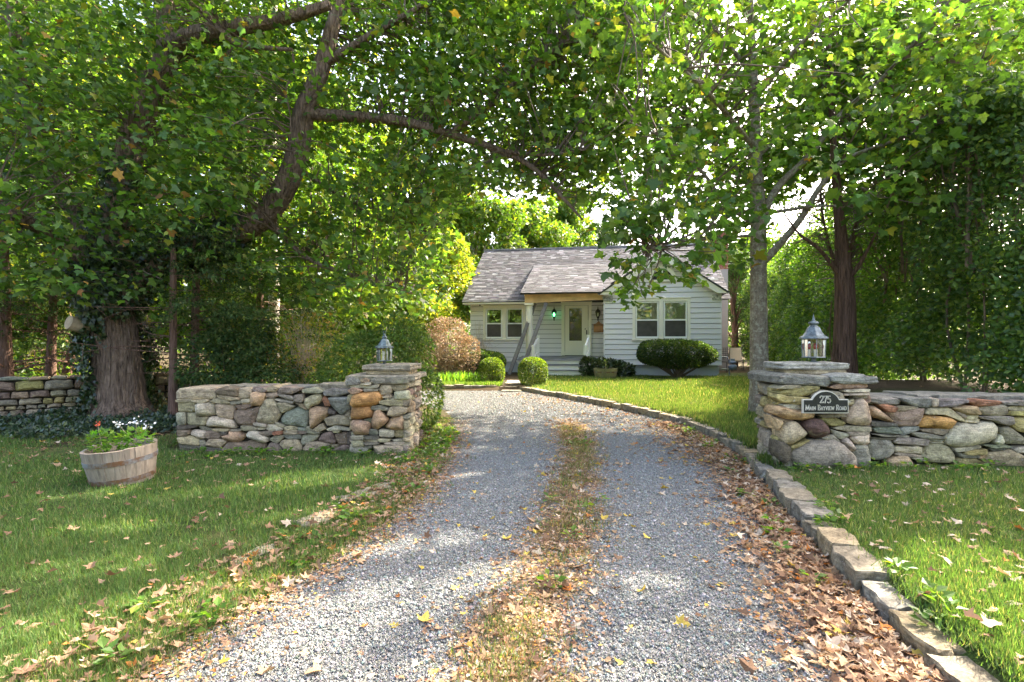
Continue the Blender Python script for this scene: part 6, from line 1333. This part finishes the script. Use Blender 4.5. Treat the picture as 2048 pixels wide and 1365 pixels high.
def grass_mass(name, lab, x, y, L0, W0, cols, w, lean=.55, dz=0.0, per=9):
    """tufts of blades; every tuft stands where one of the sampled roots is"""
    n = len(x); yk = np.asarray(y); Lm, Wm = float(np.mean(L0)), np.broadcast_to(np.asarray(W0, float), (n,)); bands = np.quantile(Wm, [0, .5, 1]); protos = []; nb = 12
    for bnd in range(2):
        wb = float(np.mean(Wm[(Wm >= bands[bnd]) & (Wm <= bands[bnd + 1])]))
        for k in range(nb):
            a = rng.uniform(0, 6.28, per); D = np.column_stack([np.cos(a) * lean, np.sin(a) * lean, rng.uniform(.45, 1.1, per)]); Nn = np.column_stack([-np.cos(a), -np.sin(a), np.full(per, .8)]); sp = .022 + wb * 1.5
            V, Fo, Cc = scatter(BLADE, np.column_stack([rng.normal(0, sp, (per, 2)), np.full(per, -.008)]), D, Nn, Lm * rng.uniform(.5, 1.4, per), palette(per, cols, w, .22), wb * rng.uniform(.7, 1.3, per)); protos.append(npmesh('grass_tuft', V, Fo, M['grass'], Cc))
    pk = rng.permutation(n)[:max(1, int(n / 6.0))]; x, yk, Wm = x[pk], yk[pk], Wm[pk]; n = len(x); idx = rng.integers(0, nb, n) + nb * (Wm > bands[1]); patch = .5 + .5 * np.sin(x * 1.9 + np.sin(yk * 2.3)) * np.sin(yk * 1.6 + np.sin(x * 1.2))
    return tag(instancer(name, np.column_stack([x, yk, hgt(x, yk) + dz]), np.column_stack([rng.normal(0, .12, (n, 2)), rng.uniform(0, 6.28, n)]), rng.uniform(.65, 1.1, n) * (.75 + .5 * patch), idx, protos), lab, 'grass', kind='stuff')
GR = [(.066, .132, .036), (.092, .168, .046), (.125, .205, .060), (.20, .22, .09), (.33, .29, .16)]; GW = [.29, .33, .22, .10, .06]
def patchy(x, y, thr): return np.sin(x * 2.3 + 1.3 * np.sin(y * 1.7)) * np.sin(y * 2.9 + np.sin(x * 3.1)) + rng.normal(0, .35, len(x)) > thr
n = 125000; y = 2.05 + (8.0 - 2.05) * rng.random(n) ** 1.5; x = -1.0 * y - .2 + (lx(y) + .02 + 1.0 * y + .2) * rng.random(n); ok = patchy(x, y, -.75) & ~((y > 6.85) & (x > -4.5)) & (np.hypot(x - bl[0], y - bl[1]) > .33); x, y = x[ok], y[ok]
grass_mass('grass', 'shaded lawn grass on the half-barrel side of the driveway', x, y, .050, .0038 + .0006 * y, GR, GW, .85)
n = 70000; y = 2.05 + (5.7 - 2.05) * rng.random(n) ** 1.4; x = kx(y) + .17 + (1.0 * y + .25 - kx(y)) * rng.random(n); ok = patchy(x, y, -.9) & ~((y > 5.6) & (x > 2.8)); x, y = x[ok], y[ok]
grass_mass('grass', 'lawn grass in front of the wall with the slate coping', x, y, .046, .004 + .0005 * y, GR, [.3, .34, .18, .11, .07], .85)
n = 110000; y = 5.8 + (20.2 - 5.8) * rng.random(n) ** 1.1; xr_ = np.where(y < 6.7, 2.86, np.where(y < 10.6, np.minimum(4.8, .5 * y), np.minimum(.56 * y, 6.3 + .283 * (y - 6.6)))); x = kx(y) + .18 + (xr_ - kx(y) - .18) * rng.random(n); ok = (x < xr_) & ((x - gx(1521, d9)) ** 2 + (y - d9) ** 2 > .06) & ~((y > 15.5) & (x < .6)); hx = cT * (x - OX) - sT * (y - OY); hy = sT * (x - OX) + cT * (y - OY); ok &= ~((hy > -.5) & (hx > -6)) & ~((np.hypot((hx - uy) / 1.2, (hy + 1.3) / .5) < 1)); x, y = x[ok], y[ok]
grass_mass('grass', 'sunlit lawn grass between the curved kerb and the cottage', x, y, .075, .008 + .0006 * y, [(.065, .125, .03), (.09, .155, .038), (.125, .185, .05), (.20, .21, .09), (.30, .25, .14)], [.28, .32, .2, .13, .07])
n = 9000; y = rng.uniform(15.9, 17.2, n); x = gx(rng.uniform(870, 1000, n), y); grass_mass('grass', 'small patch of grass above the short kerb', x, y, .09, .018, [(.09, .18, .03), (.14, .24, .05), (.26, .28, .10)], W3)
n = 8000; y = 2.1 + 7 * rng.random(n) ** 1.3; x = sx(y) + rng.normal(0, .13 + .0 * y, n); ok = patchy(x * 1.5, y * 2, -.25) ; x, y = x[ok], y[ok]
grass_mass('grass', 'dry grass strip down the middle of the driveway', x, y, .042, .004 + .0006 * y, GR + [(.26, .17, .09)], [.16, .2, .12, .16, .16, .2], 1.0, .012)
n = 44000; y = 2.05 + 8 * rng.random(n) ** 1.4; x = sx(y) + rng.normal(0, .14, n) + .06 * np.sin(y * 6); ok = patchy(x * 2.2, y * 2.2, -.15); x, y = x[ok], y[ok]
grass_mass('thatch', 'flattened brown thatch on the strip down the middle of the driveway', x, y, .034, .0026 + .0006 * y, [(.20, .145, .09), (.27, .205, .13), (.13, .09, .055), (.10, .12, .045)], [.36, .2, .26, .18], 3.2, .010)
n = 2600; cy_ = 2.2 + 7 * rng.random(70) ** 1.3; cx_ = lx(cy_) + (kx(cy_) - lx(cy_)) * rng.uniform(.1, .9, 70); k = rng.integers(0, 70, n); x, y = cx_[k] + rng.normal(0, .05, n), cy_[k] + rng.normal(0, .05, n)
grass_mass('grass', 'tiny tufts of grass and moss pushing through the gravel', x, y, .022, .003 + .0005 * y, [(.14, .14, .05), (.20, .17, .07), (.22, .15, .08)], W3, 1.4, .006)
n = 15000; y = 2.05 + 8 * rng.random(n) ** 1.3; x = lx(y) + rng.normal(-.16, .14, n); ok = patchy(x * 1.5, y * 2, -.4); x, y = x[ok], y[ok]
grass_mass('grass', 'ragged dry grass along the gravel edge by the half-barrel lawn', x, y, .055, .0042 + .0006 * y, GR, [.22, .25, .2, .2, .13], .9, .008)
# broad-leaved weeds along both edges
cl = [(float(lx(y) - rng.uniform(.0, .45)), y) for y in np.concatenate([rng.uniform(2.1, 6.3, 30), rng.uniform(6.3, 9, 40)])] + [(float(kx(y) - rng.uniform(.05, .3)), y) for y in rng.uniform(3, 9, 26)] + [(float(kx(y) + rng.uniform(.1, .3)), y) for y in rng.uniform(2.2, 4.5, 12)] + [(float(rng.uniform(-4.3, -1.3)), 6.62 + rng.uniform(-.12, .2)) for _ in range(26)] + [(float(rng.uniform(2.9, 5.6)), 5.55 + rng.uniform(-.12, .1)) for _ in range(16)] + [(float(sx(y) + rng.normal(0, .12)), y) for y in rng.uniform(3, 8, 8)] + [(-1.15 + rng.uniform(-.0, .28), rng.uniform(6.75, 8.6)) for _ in range(50)]
parts = []
for (x, y) in cl:
    m = int(rng.integers(9, 24)); a = rng.uniform(0, 6.28, m); r = rng.uniform(.0, .07, m); C = np.column_stack([x + r * np.cos(a), y + r * np.sin(a), hgt(x, y) + rng.uniform(.005, .07, m)]); parts.append(scatter(OVAL, C, np.column_stack([np.cos(a), np.sin(a), rng.uniform(-.1, .7, m)]), unit(UP + rng.normal(0, .35, (m, 3))), rng.uniform(.03, .075, m), palette(m, [(.06, .14, .02), (.09, .18, .03), (.15, .22, .04)], W3)))
V, Fo, Cc = merge(parts); tag(obj('weeds', V, Fo, M['leafB'], col=Cc), 'low broad-leaved weeds along the driveway edges and wall feet', 'weeds', kind='stuff')
# fallen leaves
LC = [(.36, .25, .15), (.47, .39, .29), (.19, .115, .07), (.46, .35, .08), (.44, .18, .05), (.28, .175, .105)]; LN = ['tan', 'pale', 'dark brown', 'yellow', 'orange', 'brown']
def zone(n, fy, fx, w, nm): y = fy(n); return np.column_stack([fx(y), y]), w, nm
pw = lambda a, b, e: (lambda n: a + (b - a) * rng.random(n) ** e)
Z = [zone(4300, pw(2.0, 9.5, 1.6), lambda y: kx(y) - np.abs(rng.normal(0, .24, len(y))) - .02, [.32, .15, .23, .02, .03, .25], 'in the leaf drift against the kerb'),
     zone(1600, pw(2.0, 8.5, 1.0), lambda y: lx(y) + rng.normal(-.20, .20, len(y)), [.30, .04, .30, .04, .06, .26], 'along the ragged grass edge of the gravel'),
     zone(1150, pw(2.1, 10, 1.2), lambda y: sx(y) + rng.normal(0, .2, len(y)), [.36, .18, .16, .06, .02, .22], 'on the grassy strip down the driveway'),
     zone(620, pw(2.1, 14, 1.5), lambda y: lx(y) + (kx(y) - lx(y)) * rng.random(len(y)), [.30, .16, .1, .26, .06, .12], 'on the open gravel'),
     zone(380, pw(2.1, 8, .9), lambda y: lx(y) - rng.random(len(y)) * (1.05 * y + lx(y)), [.36, .05, .30, .03, .02, .24], 'on the lawn by the half-barrel'),
     zone(280, pw(2.1, 5.6, 1.0), lambda y: kx(y) + .2 + rng.random(len(y)) * (1.02 * y - kx(y)), [.25, .45, .12, .04, .02, .12], 'on the lawn below the numbered pier'),
     zone(1500, pw(6.2, 15, 1.1), lambda y: kx(y) - np.abs(rng.normal(0, .8, len(y))), [.3, .12, .22, .08, .05, .23], 'on the far gravel'),
     zone(700, pw(6.8, 15, 1.0), lambda y: kx(y) + .25 + np.abs(rng.normal(0, .9, len(y))), [.34, .2, .24, .03, .02, .17], 'on the lawn around the grey maple'),
     zone(500, pw(5.6, 9.0, 1.0), lambda y: -1.3 - 6 * rng.random(len(y)), [.4, .15, .25, .04, .06, .1], 'near the walls')]
XY = np.concatenate([z[0] for z in Z]); zi = np.concatenate([np.full(len(z[0]), i) for i, z in enumerate(Z)]); ci = np.concatenate([rng.choice(6, len(z[0]), p=z[1]) for z in Z])
ok = ~((XY[:, 1] > 6.6) & (XY[:, 1] < 7.5) & (XY[:, 0] > -4.5) & (XY[:, 0] < -1.2)) & ~((XY[:, 1] > 5.6) & (XY[:, 1] < 6.5) & (XY[:, 0] > 2.8)) & (np.hypot(XY[:, 0] - bl[0], XY[:, 1] - bl[1]) > .36); XY, zi, ci = XY[ok], zi[ok], ci[ok]; n = len(XY)
on_k = (XY[:, 0] > kx(XY[:, 1])) & (XY[:, 0] < kx(XY[:, 1]) + .2) & (XY[:, 1] < 15.6); gzv = np.where(XY[:, 0] < kx(XY[:, 1]) + .02, np.maximum(0, hgt(XY[:, 0] - .0, XY[:, 1])), hgt(XY[:, 0], XY[:, 1])); gzv = np.where(on_k, .145, gzv)
C = np.column_stack([XY, gzv + .012 + .035 * rng.random(n) * np.isin(zi, [0, 1, 4, 5])]); a = rng.uniform(0, 6.28, n); D = np.column_stack([np.cos(a), np.sin(a), rng.normal(0, .18, n)]); Nn = unit(UP + rng.normal(0, .28, (n, 3))); S = np.minimum(rng.lognormal(math.log(.046), .34, n), .082); col = np.clip(np.array(LC)[ci] * rng.lognormal(0, .16, (n, 1)), .02, .8)
OUT_ = [(0.0, .10), (.30, -.06), (.25, .16), (.60, .42), (.22, .48), (.22, .74), (0, 1.0), (-.20, .73), (-.24, .50), (-.58, .44), (-.26, .17), (-.32, -.04)]
CURL = [fan(OUT_, droop=-.55, fold=-.05), fan(OUT_, droop=.5, fold=.25), fan(OUT_, droop=.12, fold=.75), fan(OUT_, droop=-.25, fold=-.5)]
sc = np.where(in_view(C), S / C[:, 1], 0); pick = np.argsort(-sc)[:260]; rest = np.ones(n, bool); rest[pick] = False
lme = [npmesh('fallen_leaf', t_[0], t_[1], M['litterO']) for t_ in CURL]
for o, i in zip(singles(None, lme, C, D, Nn, S, col, pick, 'fallen_leaf'), pick):
    tag(o, '%s fallen maple leaf lying %s' % (LN[ci[i]], Z[zi[i]][2]), 'leaf', 'fallen maple leaves')
idx = np.where(rest)[0]; parts = [scatter(CURL[k], C[idx[k::4]], D[idx[k::4]], Nn[idx[k::4]], S[idx[k::4]], col[idx[k::4]]) for k in range(4)]
V, Fo, Cc = merge(parts); tag(obj('leaf_litter', V, Fo, M['litter'], col=Cc), 'carpet of dry fallen maple leaves on gravel and lawns', 'leaves', kind='stuff')
# fine brown debris (needles, crumbs) in the drifts
n = 46000; y = 2.0 + 8 * rng.random(n) ** 1.5; w_ = rng.choice(3, n, p=[.36, .34, .30]); x = np.where(w_ == 0, kx(y) - np.abs(rng.normal(0, .3, n)), np.where(w_ == 1, lx(y) + rng.normal(-.05, .2, n), sx(y) + rng.normal(0, .17, n))); a = rng.uniform(0, 6.28, n)
V, Fo, Cc = scatter(OVAL, np.column_stack([x, y, np.maximum(hgt(x, y) * (x < kx(y)), 0) + .010 + .006 * rng.random(n)]), np.column_stack([np.cos(a), np.sin(a), rng.normal(0, .15, n)]), unit(UP + rng.normal(0, .25, (n, 3))), rng.uniform(.012, .035, n), palette(n, LC, [.3, .12, .25, .03, .05, .25])); tag(obj('leaf_crumbs', V, Fo, M['litter'], col=Cc), 'fine brown crumbs of leaves in the drifts', 'debris', kind='stuff')

# trees on the other side of the road, behind the camera: the window panes mirror them
n = 9000; x = rng.uniform(-26, 26, n); y = -17 - 5 * rng.random(n); z = rng.random(n) ** .8 * (6.5 + 1.5 * np.sin(x * .5)); C = np.column_stack([x, y, z]); V, Fo, Cc = scatter(OVAL, C, unit(rng.normal(size=(n, 3))), unit(UP * .5 + rng.normal(0, .7, (n, 3))), rng.uniform(.3, .7, n), palette(n, GA + GY, [.15, .15, .15, .1, .15, .1, .1, .1], .2)); tag(obj('roadside_woods', V, Fo, M['leafB'], col=Cc), 'leafy roadside woods facing the cottage, mirrored in its panes', 'woods', kind='stuff')
